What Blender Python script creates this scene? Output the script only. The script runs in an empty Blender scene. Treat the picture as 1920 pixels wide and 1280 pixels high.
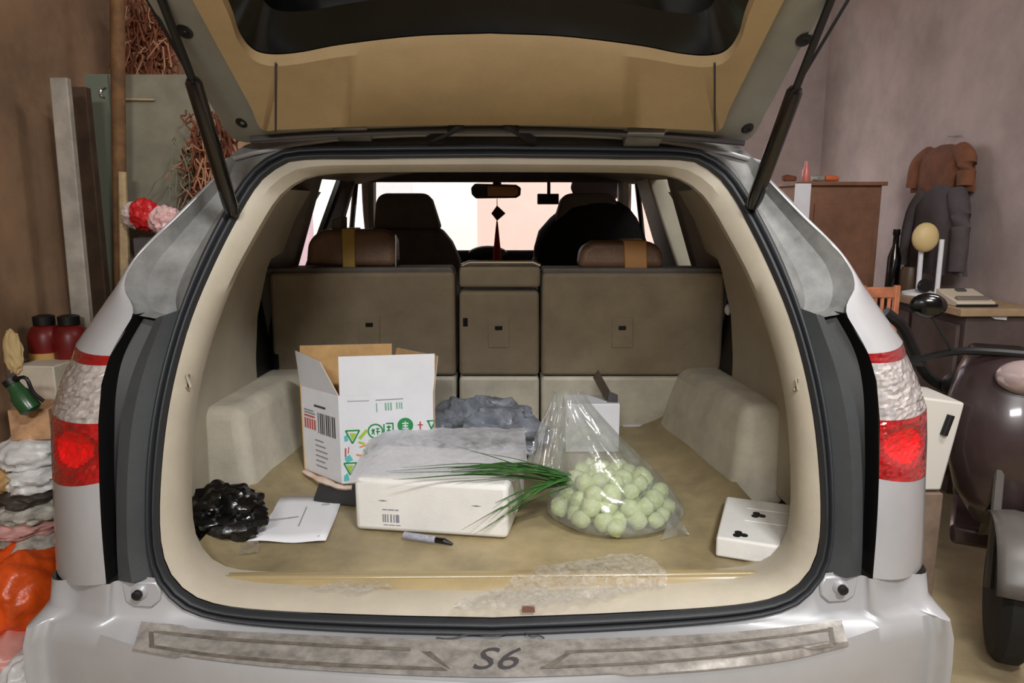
import bpy, math, random
import numpy as np
from mathutils import Vector, Matrix, noise
from mathutils.bvhtree import BVHTree
random.seed(7)
scene = bpy.context.scene
C = scene.collection
R = math.radians

# ------------------------------------------------------------------ camera
W, H, FPX = 1920.0, 1280.0, 1387.0
CAM = Vector((0.0, 0.0, 1.5))
PITCH, YAW = R(10.4), R(-0.83)
cam_data = bpy.data.cameras.new('camera')
cam_data.sensor_width = 36.0
cam_data.lens = FPX / W * 36.0
cam_data.clip_start = 0.02
cam = bpy.data.objects.new('camera', cam_data)
C.objects.link(cam)
cam.location = CAM
cam.rotation_euler = (math.pi / 2 - PITCH, 0, YAW)
scene.camera = cam

# ------------------------------------------------------------------ sky, lamps, exposure
world = bpy.data.worlds.new('overcast_sky')
scene.world = world
world.use_nodes = True
bg = world.node_tree.nodes['Background']
bg.inputs[0].default_value = (0.93, 0.96, 1.0, 1)
bg.inputs[1].default_value = 3.6


def area_lamp(name, loc, target, sx, sy, power, col):
    d = bpy.data.lights.new(name, 'AREA')
    d.shape = 'RECTANGLE'
    d.size, d.size_y, d.energy, d.color = sx, sy, power, col
    o = bpy.data.objects.new(name, d)
    C.objects.link(o)
    o.location = loc
    o.rotation_euler = (Vector(target) - Vector(loc)).to_track_quat('-Z', 'Y').to_euler()
    return o


area_lamp('ceiling_tube_light', (0.75, -0.45, 3.2), (0.3, 1.4, 0.7), 0.6, 0.16, 62, (1.0, 0.985, 0.98))
area_lamp('rear_fill_light', (-0.45, -2.1, 2.85), (0.1, 1.6, 0.9), 1.0, 0.3, 70, (1.0, 0.98, 0.96))  # added fill to light the inner face of the right wheel arch
area_lamp('side_fill_light', (1.75, 1.3, 3.35), (1.9, 2.4, 0.0), 1.2, 0.16, 46, (1.0, 0.96, 0.92))  # added fill to brighten the right wall and ground

scene.view_settings.view_transform = 'Standard'
scene.view_settings.look = 'None'
scene.view_settings.gamma = 1.0
scene.view_settings.exposure = 0.0
scene.view_settings.use_curve_mapping = False

# ------------------------------------------------------------------ pixel to world helpers
ROT = cam.rotation_euler.to_matrix()


def ray(u, v):
    return ROT @ Vector(((u - W / 2) / FPX, -(v - H / 2) / FPX, -1.0))


def P(u, v, Y):
    d = ray(u, v)
    return CAM + d * ((Y - CAM.y) / d.y)


def PZ(u, v, z):
    d = ray(u, v)
    return CAM + d * ((z - CAM.z) / d.z)


def solve(u, v, g, lo=0.5, hi=4.0):
    """point on the pixel ray where g(point) changes sign along y"""
    ga = g(P(u, v, lo))
    for _ in range(50):
        m = (lo + hi) / 2
        gm = g(P(u, v, m))
        if (gm > 0) == (ga > 0):
            lo = m
        else:
            hi = m
    return P(u, v, (lo + hi) / 2)


XC = -0.02      # centre line of the car
FL = 0.69       # height of the cargo floor


def lerp_table(tab, x):
    xs = [t[0] for t in tab]
    ys = [t[1] for t in tab]
    return float(np.interp(x, xs, ys))


AP = [(0.55, 1.405), (0.66, 1.42), (0.9, 1.455), (1.1, 1.51), (1.3, 1.59), (1.5, 1.70), (1.62, 1.79), (1.7, 1.85)]


def AF(z):
    return sum(lerp_table(AP, z + k) for k in (-.06, -.03, 0, .03, .06)) / 5


def onap(u, v, dy=0.0):
    return solve(u, v, lambda p: p.y - AF(p.z) - dy)


def catmull(pts, n):
    pts = [Vector(p) for p in pts]
    if len(pts) < 3:
        return [pts[0].lerp(pts[-1], i / (n - 1)) for i in range(n)]
    out = []
    m = len(pts) - 1
    for i in range(n):
        t = i / (n - 1) * m
        k = min(int(t), m - 1)
        f = t - k
        p1, p2 = pts[k], pts[k + 1]
        p0 = pts[k - 1] if k > 0 else p1 * 2 - p2
        p3 = pts[k + 2] if k + 2 <= m else p2 * 2 - p1
        out.append(0.5 * ((2 * p1) + (p2 - p0) * f + (2 * p0 - 5 * p1 + 4 * p2 - p3) * f * f + (3 * p1 - p0 - 3 * p2 + p3) * f ** 3))
    return out


def resample(pts, n):
    """even arc-length resampling of a smooth curve through pts"""
    dense = catmull(pts, max(200, n * 6))
    d = [0.0]
    for a, b in zip(dense, dense[1:]):
        d.append(d[-1] + (b - a).length)
    out = []
    k = 0
    for i in range(n):
        s = d[-1] * i / (n - 1)
        while k < len(d) - 2 and d[k + 1] < s:
            k += 1
        L = d[k + 1] - d[k]
        out.append(dense[k].lerp(dense[k + 1], 0 if L == 0 else (s - d[k]) / L))
    return out


def mir(p):
    return Vector((2 * XC - p[0], p[1], p[2]))


# ------------------------------------------------------------------ materials
def lin(c):
    return tuple(((x / 255) / 12.92 if x <= 10 else (((x / 255) + .055) / 1.055) ** 2.4) for x in c) + (1.0,)


MATS = {}


def mat(name, col, rough=0.6, metal=0.0, var=0.0, vscale=8.0, bump=0.0, bscale=60.0, coat=0.0, col2=None, spec=0.5, trans=0.0, alpha=1.0, sheen=0.0):
    if name in MATS:
        return MATS[name]
    m = bpy.data.materials.new(name)
    m.use_nodes = True
    nt = m.node_tree
    b = nt.nodes['Principled BSDF']
    b.inputs['Base Color'].default_value = lin(col)
    b.inputs['Roughness'].default_value = rough
    b.inputs['Metallic'].default_value = metal
    b.inputs['Coat Weight'].default_value = coat
    b.inputs['Coat Roughness'].default_value = 0.08
    b.inputs['Specular IOR Level'].default_value = spec
    b.inputs['Transmission Weight'].default_value = trans
    b.inputs['Sheen Weight'].default_value = sheen
    b.inputs['Alpha'].default_value = alpha
    tc = nt.nodes.new('ShaderNodeTexCoord')
    if var > 0:
        n = nt.nodes.new('ShaderNodeTexNoise')
        n.inputs['Scale'].default_value = vscale
        n.inputs['Detail'].default_value = 6
        n.inputs['Roughness'].default_value = 0.65
        nt.links.new(tc.outputs['Object'], n.inputs['Vector'])
        r = nt.nodes.new('ShaderNodeValToRGB')
        r.color_ramp.elements[0].position = 0.3
        r.color_ramp.elements[1].position = 0.7
        c2 = col2 or tuple(max(0, x * (1 - var)) for x in col)
        r.color_ramp.elements[0].color = lin(c2)
        r.color_ramp.elements[1].color = lin(tuple(min(255, x * (1 + var * .4)) for x in col) if not col2 else col)
        nt.links.new(n.outputs['Fac'], r.inputs['Fac'])
        nt.links.new(r.outputs['Color'], b.inputs['Base Color'])
    if bump > 0:
        n2 = nt.nodes.new('ShaderNodeTexNoise')
        n2.inputs['Scale'].default_value = bscale
        n2.inputs['Detail'].default_value = 4
        nt.links.new(tc.outputs['Object'], n2.inputs['Vector'])
        bp = nt.nodes.new('ShaderNodeBump')
        bp.inputs['Strength'].default_value = bump
        bp.inputs['Distance'].default_value = 0.01
        nt.links.new(n2.outputs['Fac'], bp.inputs['Height'])
        nt.links.new(bp.outputs['Normal'], b.inputs['Normal'])
    MATS[name] = m
    return m


def film(name, col, opacity=0.3, rough=0.12, wrinkle=0.6, wscale=25.0, gloss=0.25, var=0.5):
    """thin plastic film: see-through, partly milky, glossy and wrinkled"""
    if name in MATS:
        return MATS[name]
    m = bpy.data.materials.new(name)
    m.use_nodes = True
    nt = m.node_tree
    nt.nodes.clear()
    out = nt.nodes.new('ShaderNodeOutputMaterial')
    tr = nt.nodes.new('ShaderNodeBsdfTransparent')
    df = nt.nodes.new('ShaderNodeBsdfDiffuse')
    tl = nt.nodes.new('ShaderNodeBsdfTranslucent')
    gl = nt.nodes.new('ShaderNodeBsdfGlossy')
    df.inputs['Color'].default_value = lin(col)
    tl.inputs['Color'].default_value = lin(col)
    gl.inputs['Roughness'].default_value = rough
    tc = nt.nodes.new('ShaderNodeTexCoord')
    n = nt.nodes.new('ShaderNodeTexNoise')
    n.inputs['Scale'].default_value = wscale
    n.inputs['Detail'].default_value = 5
    n.inputs['Distortion'].default_value = 0.8
    nt.links.new(tc.outputs['Object'], n.inputs['Vector'])
    bp = nt.nodes.new('ShaderNodeBump')
    bp.inputs['Strength'].default_value = wrinkle
    bp.inputs['Distance'].default_value = 0.005
    nt.links.new(n.outputs['Fac'], bp.inputs['Height'])
    for s in (gl,):
        nt.links.new(bp.outputs['Normal'], s.inputs['Normal'])
    body = nt.nodes.new('ShaderNodeMixShader')
    body.inputs[0].default_value = 0.4
    nt.links.new(df.outputs[0], body.inputs[1])
    nt.links.new(tl.outputs[0], body.inputs[2])
    mp = nt.nodes.new('ShaderNodeMapRange')
    mp.inputs['From Min'].default_value = 0.3
    mp.inputs['From Max'].default_value = 0.7
    mp.inputs['To Min'].default_value = opacity * (1 - var)
    mp.inputs['To Max'].default_value = min(1, opacity * (1 + var))
    nt.links.new(n.outputs['Fac'], mp.inputs['Value'])
    m1 = nt.nodes.new('ShaderNodeMixShader')
    nt.links.new(mp.outputs[0], m1.inputs[0])
    nt.links.new(tr.outputs[0], m1.inputs[1])
    nt.links.new(body.outputs[0], m1.inputs[2])
    fr = nt.nodes.new('ShaderNodeLayerWeight')
    fr.inputs['Blend'].default_value = 0.35
    nt.links.new(bp.outputs['Normal'], fr.inputs['Normal'])
    mm = nt.nodes.new('ShaderNodeMath')
    mm.operation = 'MULTIPLY_ADD'
    mm.inputs[1].default_value = gloss
    mm.inputs[2].default_value = gloss * 0.3
    nt.links.new(fr.outputs['Fresnel'], mm.inputs[0])
    m2 = nt.nodes.new('ShaderNodeMixShader')
    nt.links.new(mm.outputs[0], m2.inputs[0])
    nt.links.new(m1.outputs[0], m2.inputs[1])
    nt.links.new(gl.outputs[0], m2.inputs[2])
    nt.links.new(m2.outputs[0], out.inputs[0])
    MATS[name] = m
    return m


def pane(name, tint, refl=0.06):
    if name in MATS:
        return MATS[name]
    m = bpy.data.materials.new(name)
    m.use_nodes = True
    nt = m.node_tree
    nt.nodes.clear()
    out = nt.nodes.new('ShaderNodeOutputMaterial')
    tr = nt.nodes.new('ShaderNodeBsdfTransparent')
    tr.inputs[0].default_value = lin(tint)
    gl = nt.nodes.new('ShaderNodeBsdfGlossy')
    gl.inputs['Roughness'].default_value = 0.03
    mx = nt.nodes.new('ShaderNodeMixShader')
    mx.inputs[0].default_value = refl
    nt.links.new(tr.outputs[0], mx.inputs[1])
    nt.links.new(gl.outputs[0], mx.inputs[2])
    nt.links.new(mx.outputs[0], out.inputs[0])
    MATS[name] = m
    return m


M_paint = mat('silver_car_paint', (178, 180, 183), .36, .15, var=.05, vscale=5, coat=.5)
M_paint_shaded = mat('shaded_silver_paint', (128, 129, 127), .6, .0, var=.3, vscale=9)  # body silver darkened, shade of the channel put into the colour
M_beige = mat('beige_trim_plastic', (184, 176, 158), .55, var=.06, vscale=7, bump=.12, bscale=500)
M_beige_gate = mat('beige_gate_trim', (182, 158, 118), .75, var=.05, vscale=9, bump=.2, bscale=700)
M_carpet = mat('beige_carpet', (222, 216, 198), .95, var=.10, vscale=9, bump=.5, bscale=600)
M_seatback = mat('seat_back_carpet', (150, 136, 113), .92, var=.12, vscale=6, bump=.4, bscale=500)
M_mat = mat('olive_floor_mat', (164, 149, 114), .42, var=.22, vscale=5, bump=.12, bscale=25)
M_seal = mat('black_rubber_seal', (38, 41, 45), .5, bump=.05, bscale=80)
M_greytrim = mat('charcoal_plastic', (62, 66, 68), .55, var=.1, vscale=9, bump=.25, bscale=700)
M_black = mat('black_plastic', (16, 16, 17), .5)
M_gloss_black = mat('gloss_black', (9, 9, 10), .15, coat=.5)
M_chrome = mat('chrome', (205, 205, 205), .18, 1.0)
M_steel = mat('worn_steel', (168, 164, 158), .45, .25, var=.25, vscale=30, bump=.05)
M_seatleather = mat('brown_leather', (120, 92, 72), .45, var=.12, vscale=12, bump=.15, bscale=120)
M_frontseat = mat('hazed_grey_cover', (112, 106, 102), .8, var=.12, vscale=12, bump=.2, bscale=200)  # grey lightened to stand in for glare haze on the front seats
M_headliner = mat('headliner_cloth', (170, 156, 134), .95, bump=.2, bscale=400)
M_glass = pane('window_glass', (236, 238, 236))
M_darkglass = mat('dark_privacy_glass', (6, 7, 9), .1, spec=.35)
M_red = mat('red_lens', (168, 12, 20), .2, .0, coat=1.0, var=.2, vscale=30)
M_red_lit = mat('lit_reflector_red', (245, 14, 20), .22, .0, coat=.6, var=.15, vscale=40)  # brighter red paints the inner reflection into the lens centre
M_red_dark = mat('dark_red_lens', (150, 10, 20), .2, .2, coat=1.0)
M_clear = mat('clear_lens', (240, 238, 236), .1, .6, coat=1.0, var=.2, vscale=60)
M_tyre = mat('tyre_rubber', (24, 24, 24), .8, bump=.2)
M_white_card = mat('white_coated_card', (226, 228, 234), .6, var=.03, vscale=10)
M_kraft = mat('kraft_board', (190, 152, 100), .85, var=.1, vscale=20)
M_foam = mat('white_foam', (236, 236, 232), .75, var=.03, vscale=15, bump=.1, bscale=250)
M_blackbag = mat('black_plastic_bag', (10, 10, 11), .25, coat=.3, bump=.35, bscale=22)
M_greybag = mat('slate_plastic_bag', (128, 134, 144), .35, coat=.2, bump=.6, bscale=30, var=.3, vscale=14)
M_wall = mat('plaster_wall', (180, 163, 160), .95, var=.16, vscale=1.6, bump=.1, bscale=30)
M_wall_brown = mat('brown_stained_wall', (142, 112, 84), .95, var=.35, vscale=1.2, bump=.15, bscale=25)
M_ceiling = mat('ceiling_plaster', (150, 140, 128), .95, var=.1, vscale=2)
M_floor = mat('dusty_concrete', (168, 152, 118), .9, var=.18, vscale=2.5, bump=.2, bscale=40)
M_veg = mat('pale_green_vegetable', (232, 238, 204), .4, var=.3, vscale=1.6, col2=(194, 216, 142), bump=.3, bscale=4)
M_onion = mat('green_onion_leaf', (62, 112, 50), .45, var=.3, vscale=40)
M_bagfilm = film('clear_bag_film', (226, 232, 230), .25, .1, .4, 22, .28, .5)
M_wrap = film('clear_wrap_film', (240, 241, 248), .60, .08, .8, 28, .16, .45)
M_scrap = film('clear_scrap_film', (250, 250, 248), .22, .05, 1.0, 70, .14, .95)
M_paper = mat('white_paper', (230, 231, 236), .85)
M_ink = mat('grey_ink', (140, 140, 150), .8)
M_darkink = mat('dark_ink', (70, 68, 70), .7)
M_green = mat('green_print', (38, 140, 78), .6)
M_lime = mat('lime_print', (160, 200, 60), .6)
M_teal = mat('teal_print', (90, 190, 190), .6)
M_orangep = mat('orange_print', (226, 150, 90), .6)
M_redp = mat('red_print', (190, 90, 80), .6)


# ------------------------------------------------------------------ mesh builder
ORIGIN = {}


class MB:
    def __init__(s):
        s.v, s.f = [], []

    def add(s, vs, fs):
        k = len(s.v)
        s.v += [Vector(p) for p in vs]
        s.f += [tuple(i + k for i in f) for f in fs]
        return s

    def box(s, c, size, rz=0, rx=0, ry=0):
        M = Matrix.Translation(Vector(c)) @ Matrix.Rotation(rz, 4, 'Z') @ Matrix.Rotation(ry, 4, 'Y') @ Matrix.Rotation(rx, 4, 'X')
        x, y, z = [d / 2 for d in size]
        vs = [M @ Vector(p) for p in ((-x, -y, -z), (x, -y, -z), (x, y, -z), (-x, y, -z), (-x, -y, z), (x, -y, z), (x, y, z), (-x, y, z))]
        return s.add(vs, [(0, 3, 2, 1), (4, 5, 6, 7), (0, 1, 5, 4), (1, 2, 6, 5), (2, 3, 7, 6), (3, 0, 4, 7)])

    def hexa(s, b, t):
        """b, t: four bottom and four top corners, same winding"""
        return s.add(list(b) + list(t), [(0, 3, 2, 1), (4, 5, 6, 7), (0, 1, 5, 4), (1, 2, 6, 5), (2, 3, 7, 6), (3, 0, 4, 7)])

    def grid(s, rows, closed=False):
        n = len(rows[0])
        vs = [p for r in rows for p in r]
        fs = []
        for i in range(len(rows) - 1):
            for j in range(n if closed else n - 1):
                k = (j + 1) % n
                fs.append((i * n + j, i * n + k, (i + 1) * n + k, (i + 1) * n + j))
        return s.add(vs, fs)

    def tube(s, pts, rad, seg=8, caps=True, flat=1.0):
        pts = [Vector(p) for p in pts]
        if not hasattr(rad, '__len__'):
            rad = [rad] * len(pts)
        rows = []
        up = Vector((0.13, 0.21, 0.97))
        for i, p in enumerate(pts):
            t = (pts[min(i + 1, len(pts) - 1)] - pts[max(i - 1, 0)])
            if t.length < 1e-9:
                t = Vector((0, 0, 1))
            t.normalize()
            a = t.cross(up)
            if a.length < 1e-4:
                a = t.cross(Vector((1, 0, 0)))
            a.normalize()
            b = a.cross(t)
            rows.append([p + (a * math.cos(q) + b * math.sin(q) * flat) * rad[i] for q in [2 * math.pi * k / seg for k in range(seg)]])
        k0 = len(s.v)
        s.grid(rows, True)
        if caps:
            s.f.append(tuple(k0 + i for i in reversed(range(seg))))
            s.f.append(tuple(k0 + (len(rows) - 1) * seg + i for i in range(seg)))
        return s

    def lathe(s, prof, c, axis='Z', seg=24):
        c = Vector(c)
        rows = []
        for r, h in prof:
            row = []
            for k in range(seg):
                q = 2 * math.pi * k / seg
                a, b = r * math.cos(q), r * math.sin(q)
                row.append(c + (Vector((a, b, h)) if axis == 'Z' else Vector((a, h, b)) if axis == 'Y' else Vector((h, a, b))))
            rows.append(row)
        k0 = len(s.v)
        s.grid(rows, True)
        s.f.append(tuple(k0 + i for i in reversed(range(seg))))
        s.f.append(tuple(k0 + (len(rows) - 1) * seg + i for i in range(seg)))
        return s

    def prism(s, poly, off):
        off = Vector(off)
        n = len(poly)
        a = [Vector(p) for p in poly]
        k = len(s.v)
        s.v += a + [p + off for p in a]
        s.f.append(tuple(k + i for i in range(n)))
        s.f.append(tuple(k + n + i for i in reversed(range(n))))
        for i in range(n):
            j = (i + 1) % n
            s.f.append((k + i, k + n + i, k + n + j, k + j))
        return s

    def ball(s, c, r, seg=16, rings=10, fn=None):
        c = Vector(c)
        if not hasattr(r, '__len__'):
            r = (r, r, r)
        rows = []
        for i in range(rings + 1):
            th = math.pi * i / rings
            row = []
            for k in range(seg):
                q = 2 * math.pi * k / seg
                d = Vector((math.sin(th) * math.cos(q), math.sin(th) * math.sin(q), math.cos(th)))
                e = fn(d) if fn else 1.0
                row.append(c + Vector((d.x * r[0], d.y * r[1], d.z * r[2])) * e)
            rows.append(row)
        return s.grid(rows, True)

    def bvh(s):
        return BVHTree.FromPolygons([tuple(v) for v in s.v], s.f)

    def build(s, name, material, parent=None, smooth=True, angle=40, bevel=0, bseg=2, solid=0, sub=0, origin=None):
        me = bpy.data.meshes.new(name)
        if parent is not None:
            org = ORIGIN[parent.name]
        else:
            if origin is None:
                a = np.array([tuple(v) for v in s.v])
                lo, hi = a.min(0), a.max(0)
                origin = ((lo[0] + hi[0]) / 2, (lo[1] + hi[1]) / 2, lo[2])
            org = Vector(origin)
        me.from_pydata([tuple(v - org) for v in s.v], [], s.f)
        me.validate()
        if smooth:
            me.polygons.foreach_set('use_smooth', [True] * len(me.polygons))
            me.set_sharp_from_angle(angle=R(angle))
        me.materials.append(material)
        o = bpy.data.objects.new(name, me)
        C.objects.link(o)
        if parent is not None:
            o.parent = parent
        else:
            o.location = org
        ORIGIN[o.name] = org
        if sub:
            q = o.modifiers.new('sub', 'SUBSURF')
            q.levels = q.render_levels = sub
        if solid:
            q = o.modifiers.new('solid', 'SOLIDIFY')
            q.thickness = solid
            q.offset = 0
        if bevel:
            q = o.modifiers.new('bevel', 'BEVEL')
            q.width = bevel
            q.segments = bseg
            q.limit_method = 'ANGLE'
            q.angle_limit = R(35)
        return o


def tag(o, label, cat, group=None, kind=None):
    o['label'] = label
    o['category'] = cat
    if group:
        o['group'] = group
    if kind:
        o['kind'] = kind
    return o


def struct(o):
    o['kind'] = 'structure'
    return o


def thing(name, label, cat, loc, group=None):
    o = bpy.data.objects.new(name, None)
    o.empty_display_size = 0.1
    C.objects.link(o)
    o.location = loc
    ORIGIN[o.name] = Vector(loc)
    return tag(o, label, cat, group)


def text_mesh(body, size=1.0, shear=0.0, extrude=0.0):
    cu = bpy.data.curves.new('t', 'FONT')
    cu.body = body
    cu.size = size
    cu.shear = shear
    cu.align_x = 'CENTER'
    cu.align_y = 'CENTER'
    cu.resolution_u = 3
    to = bpy.data.objects.new('t', cu)
    C.objects.link(to)
    dg = bpy.context.evaluated_depsgraph_get()
    me = bpy.data.meshes.new_from_object(to.evaluated_get(dg))
    vs = [tuple(v.co) for v in me.vertices]
    fs = [tuple(p.vertices) for p in me.polygons]
    bpy.data.objects.remove(to)
    bpy.data.curves.remove(cu)
    bpy.data.meshes.remove(me)
    return vs, fs


# ================================================================== setting
struct(MB().box((0.5, 5.0, -.05), (30, 30, .1)).build('floor', M_floor, smooth=False))
struct(MB().box((-1.85, 1.35, 1.7), (.2, 9.3, 3.4)).build('wall_left', M_wall_brown, smooth=False))
struct(MB().box((2.85, 1.6, 1.7), (.2, 9.8, 3.4)).build('wall_right', M_wall, smooth=False))
struct(MB().box((0.5, -3.4, 1.7), (4.9, .2, 3.4)).build('wall_back', M_wall, smooth=False))
struct(MB().box((2.35, 6.6, 1.7), (1.2, .2, 3.4)).build('wall_front', M_wall, smooth=False))
struct(MB().box((-.1, 6.1, 3.1), (3.7, .2, .6)).build('trim_1', M_wall, smooth=False))
struct(MB().box((0.5, 1.6, 3.5), (5.1, 10.2, .2)).build('ceiling', M_ceiling, smooth=False))
# buildings across the lane in front of the car
M_pink = mat('pink_render', (250, 214, 206), .9, var=.06, vscale=.8)
M_white_b = mat('white_render', (250, 250, 250), .9)
b = thing('pink_building', 'sunlit pink rendered building seen through the windscreen', 'building', (2.6, 11.0, 0))
MB().box((2.6, 11.2, 2.5), (5.9, .4, 5)).build('wall', M_pink, b, smooth=False)
MB().box((2.6, 10.96, .3), (5.9, .1, .6)).build('plinth', M_wall, b, smooth=False)
b = thing('lilac_building', 'pale lilac pink building seen through the left side windows', 'building', (-4.4, 10.0, 0))
MB().box((-4.4, 10.2, 2.2), (3.6, .4, 4.4)).build('wall', mat('lilac_render', (226, 190, 204), .9, var=.1, vscale=.8), b, smooth=False)
MB().box((-3.2, 9.97, 1.6), (.08, .06, 3.2)).build('drain_pipe', M_redp, b, smooth=False)
MB().box((-4.4, 9.98, .3), (3.6, .08, .6)).build('plinth', M_wall, b, smooth=False)
b = thing('white_building', 'overexposed white building front left of the pink one, beyond windscreen', 'building', (-4.0, 15.0, 0))
MB().box((-4, 15.2, 1.6), (10, .4, 3.2)).build('wall', M_white_b, b, smooth=False)
MB().box((-2.2, 14.95, 1.2), (.9, .1, 2.0)).build('door', M_paper, b, smooth=False)

# ================================================================== the car
car = thing('car', 'silver estate car seen from behind with its tailgate open and loaded boot', 'car', (XC, 3.6, 0))
N = 60


def row(px, dy=0.0, n=N):
    """left half of a loop on the rear face; dy number or list"""
    dys = dy if hasattr(dy, '__len__') else [dy] * len(px)
    pts = [onap(u, v, d) for (u, v), d in zip(px, dys)]
    return pts


def half_loop(px, dy=0.0, n=N):
    pts = row(px, dy)
    pts[0].x = XC
    pts[-1].x = XC
    return resample(pts, n)


def full(rows):
    """mirror a set of left half rows that start and end on the centre line into closed loops"""
    out = []
    for r in rows:
        out.append(list(r) + [mir(p) for p in reversed(r[1:-1])])
    return out


L0 = [(924, 320), (700, 321), (600, 326), (550, 345), (515, 378), (475, 445), (435, 520), (402, 600), (376, 680), (358, 760), (349, 840), (345, 930), (348, 1000), (360, 1045), (390, 1080), (440, 1097), (540, 1103), (720, 1108), (922, 1110)]
L1 = [(924, 296), (700, 298), (560, 300), (515, 318), (480, 352), (440, 420), (400, 500), (362, 590), (335, 680), (316, 770), (305, 860), (300, 950), (303, 1020), (318, 1070), (350, 1107), (400, 1130), (500, 1143), (700, 1152), (922, 1157)]
L2 = [(924, 270), (700, 272), (560, 277), (505, 292), (462, 330), (418, 400), (375, 485), (338, 580), (308, 680), (289, 770), (278, 860), (275, 950), (278, 1025), (290, 1075), (320, 1118), (370, 1150), (480, 1170), (700, 1184), (922, 1190)]
h0 = half_loop(L0, .05)
h1 = half_loop(L1, .004)
h2 = half_loop(L2, 0)
# beige lip around the opening
lip_in = [p + Vector((0, .07, 0)) for p in h0]
for p in lip_in:
    p.x += (-.012 if p.x < XC - 1e-4 else 0)
mid = [a.lerp(b, .5) + Vector((0, -.012, 0)) for a, b in zip(h0, h1)]
trim = MB().grid(full([lip_in, h0, mid, h1]), True).build('aperture_trim', M_beige, car)
# double bead rubber seal
rows = []
for k in range(13):
    t = k / 12
    bead = .016 * abs(math.sin(t * math.pi * 2)) ** .7 * (1.0 if t < .5 else .75)
    rows.append([a.lerp(b, t) + Vector((0, -bead - .004, 0)) for a, b in zip(h1, h2)])
MB().grid(full(rows), True).build('opening_seal', M_seal, car, angle=70)

# painted channel outside the seal: roof edge and upper pillars
C2 = [(924, 270), (700, 272), (560, 277), (505, 292), (470, 320), (448, 352), (405, 425), (375, 485), (360, 520), (347, 556), (340, 576), (335, 590)]
C3 = [(924, 248), (700, 252), (560, 258), (470, 268), (425, 300), (406, 330), (334, 405), (285, 452), (250, 490), (233, 535), (246, 584), (290, 597)]
c2 = row(C2, .004)
c3 = row(C3, [.03, .03, .03, .02, .01, .0, 0, -.005, -.005, -.005, -.005, 0])
c2[0].x = c3[0].x = XC
c2, c3 = catmull(c2, 50), catmull(c3, 50)
dpt = [.006 + .030 * min(1, max(0, (i - 12) / 12)) for i in range(50)]
cm1 = [a.lerp(b, .25) + Vector((0, d_, 0)) for a, b, d_ in zip(c2, c3, dpt)]
cm2 = [a.lerp(b, .75) + Vector((0, d_, 0)) for a, b, d_ in zip(c2, c3, dpt)]
g = MB()
rws = [c2, cm1, cm2, c3]
g.grid([list(r) + [] for r in rws])
g.grid([[mir(p) for p in reversed(r)] for r in rws])
g.build('pillar_channel', M_paint_shaded, car)

# charcoal pillar trim, black gutter, quarter panel, lamps: left, then mirrored
T_in = [(338, 580), (308, 680), (289, 770), (278, 860), (275, 950), (278, 1025), (290, 1080)]
T_out = [(292, 597), (252, 690), (228, 780), (220, 870), (218, 950), (219, 1030), (222, 1088)]
G_out = [(250, 590), (206, 668), (190, 740), (187, 830), (187, 905), (191, 1000), (199, 1094)]
t_in = catmull(row(T_in, .002), 40)
t_out = catmull(row(T_out, -.012), 40)
g_out = catmull(row(G_out, -.03), 40)
t_mid = [a.lerp(b, .5) + Vector((0, -.02, 0)) for a, b in zip(t_in, t_out)]
g_m1 = [a.lerp(b, .12) + Vector((0, .05, 0)) for a, b in zip(t_out, g_out)]
g_m2 = [a.lerp(b, .88) + Vector((0, .05, 0)) for a, b in zip(t_out, g_out)]


def both(rows_or_fn, name, material, parent=None, **kw):
    o = []
    for side in (0, 1):
        rr = [[mir(p) for p in reversed(r)] for r in rows_or_fn] if side else rows_or_fn
        o.append(MB().grid(rr).build(name, material, parent or car, **kw))
    return o


both([t_in, t_mid, t_out], 'pillar_trim', M_greytrim)
both([t_out, g_m1, g_m2, g_out], 'gutter', M_black)

# silhouette of the flank
S_up = [(405, 330), (330, 405), (270, 468), (205, 555), (142, 644)]
U_in = [(408, 330), (336, 405), (285, 452), (250, 492), (233, 538), (249, 588), (206, 667)]
s_up = catmull(row(S_up, [.02, .03, .05, .08, .10]), 30)
u_in = catmull(row(U_in, [0, 0, -.005, -.005, -.005, -.02, -.03]), 30)


def convex(a, b, n=8, k=2.0):
    """rows from inner edge a to outer edge b, bulging towards the camera"""
    out = []
    for i in range(n + 1):
        t = i / n
        out.append([Vector((p.x + (q.x - p.x) * t, p.y + (q.y - p.y) * t ** k, p.z + (q.z - p.z) * t)) for p, q in zip(a, b)])
    return out


def extend(edge, ys, dx=-.012):
    """carry an edge forwards as the flank of the car"""
    return [[Vector((p.x + dx * min(1, (k + 1)), p.y if y is None else max(p.y + .02, y), p.z)) for p in edge] for k, y in enumerate(ys)]


both(convex(u_in, s_up) + extend(s_up, [1.75, 2.1, 2.55]), 'quarter_panel_upper', M_paint)
# lamp boundaries
A_ = [(206, 667), (200, 685), (190, 720), (184, 794), (185, 850), (186, 905)]
B_ = [(142, 644), (135, 667), (113, 715), (96, 770), (95, 830), (98, 898)]
la = [onap(u, v, -.03) for u, v in A_]
lb = [onap(u, v, .10) for u, v in B_]


def patch(a0, a1, b0, b1, nu, nv, jit, k=2.0, wavy=None):
    rows = []
    for i in range(nv + 1):
        s = i / nv
        A, B = a0.lerp(a1, s), b0.lerp(b1, s)
        r = []
        for j in range(nu + 1):
            t = j / nu
            p = Vector((A.x + (B.x - A.x) * t, A.y + (B.y - A.y) * t ** k, A.z + (B.z - A.z) * t))
            if 0 < i < nv and 0 < j < nu:
                p.y += jit * random.uniform(-1, 1)
                if wavy:
                    p += wavy(s, t)
            r.append(p)
        rows.append(r)
    return rows


def bulb(s, t):
    d = math.hypot((s - .45) * 1.2, t - .42)
    return Vector((0, .028 * max(0, 1 - (d / .42) ** 2), 0))


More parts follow.
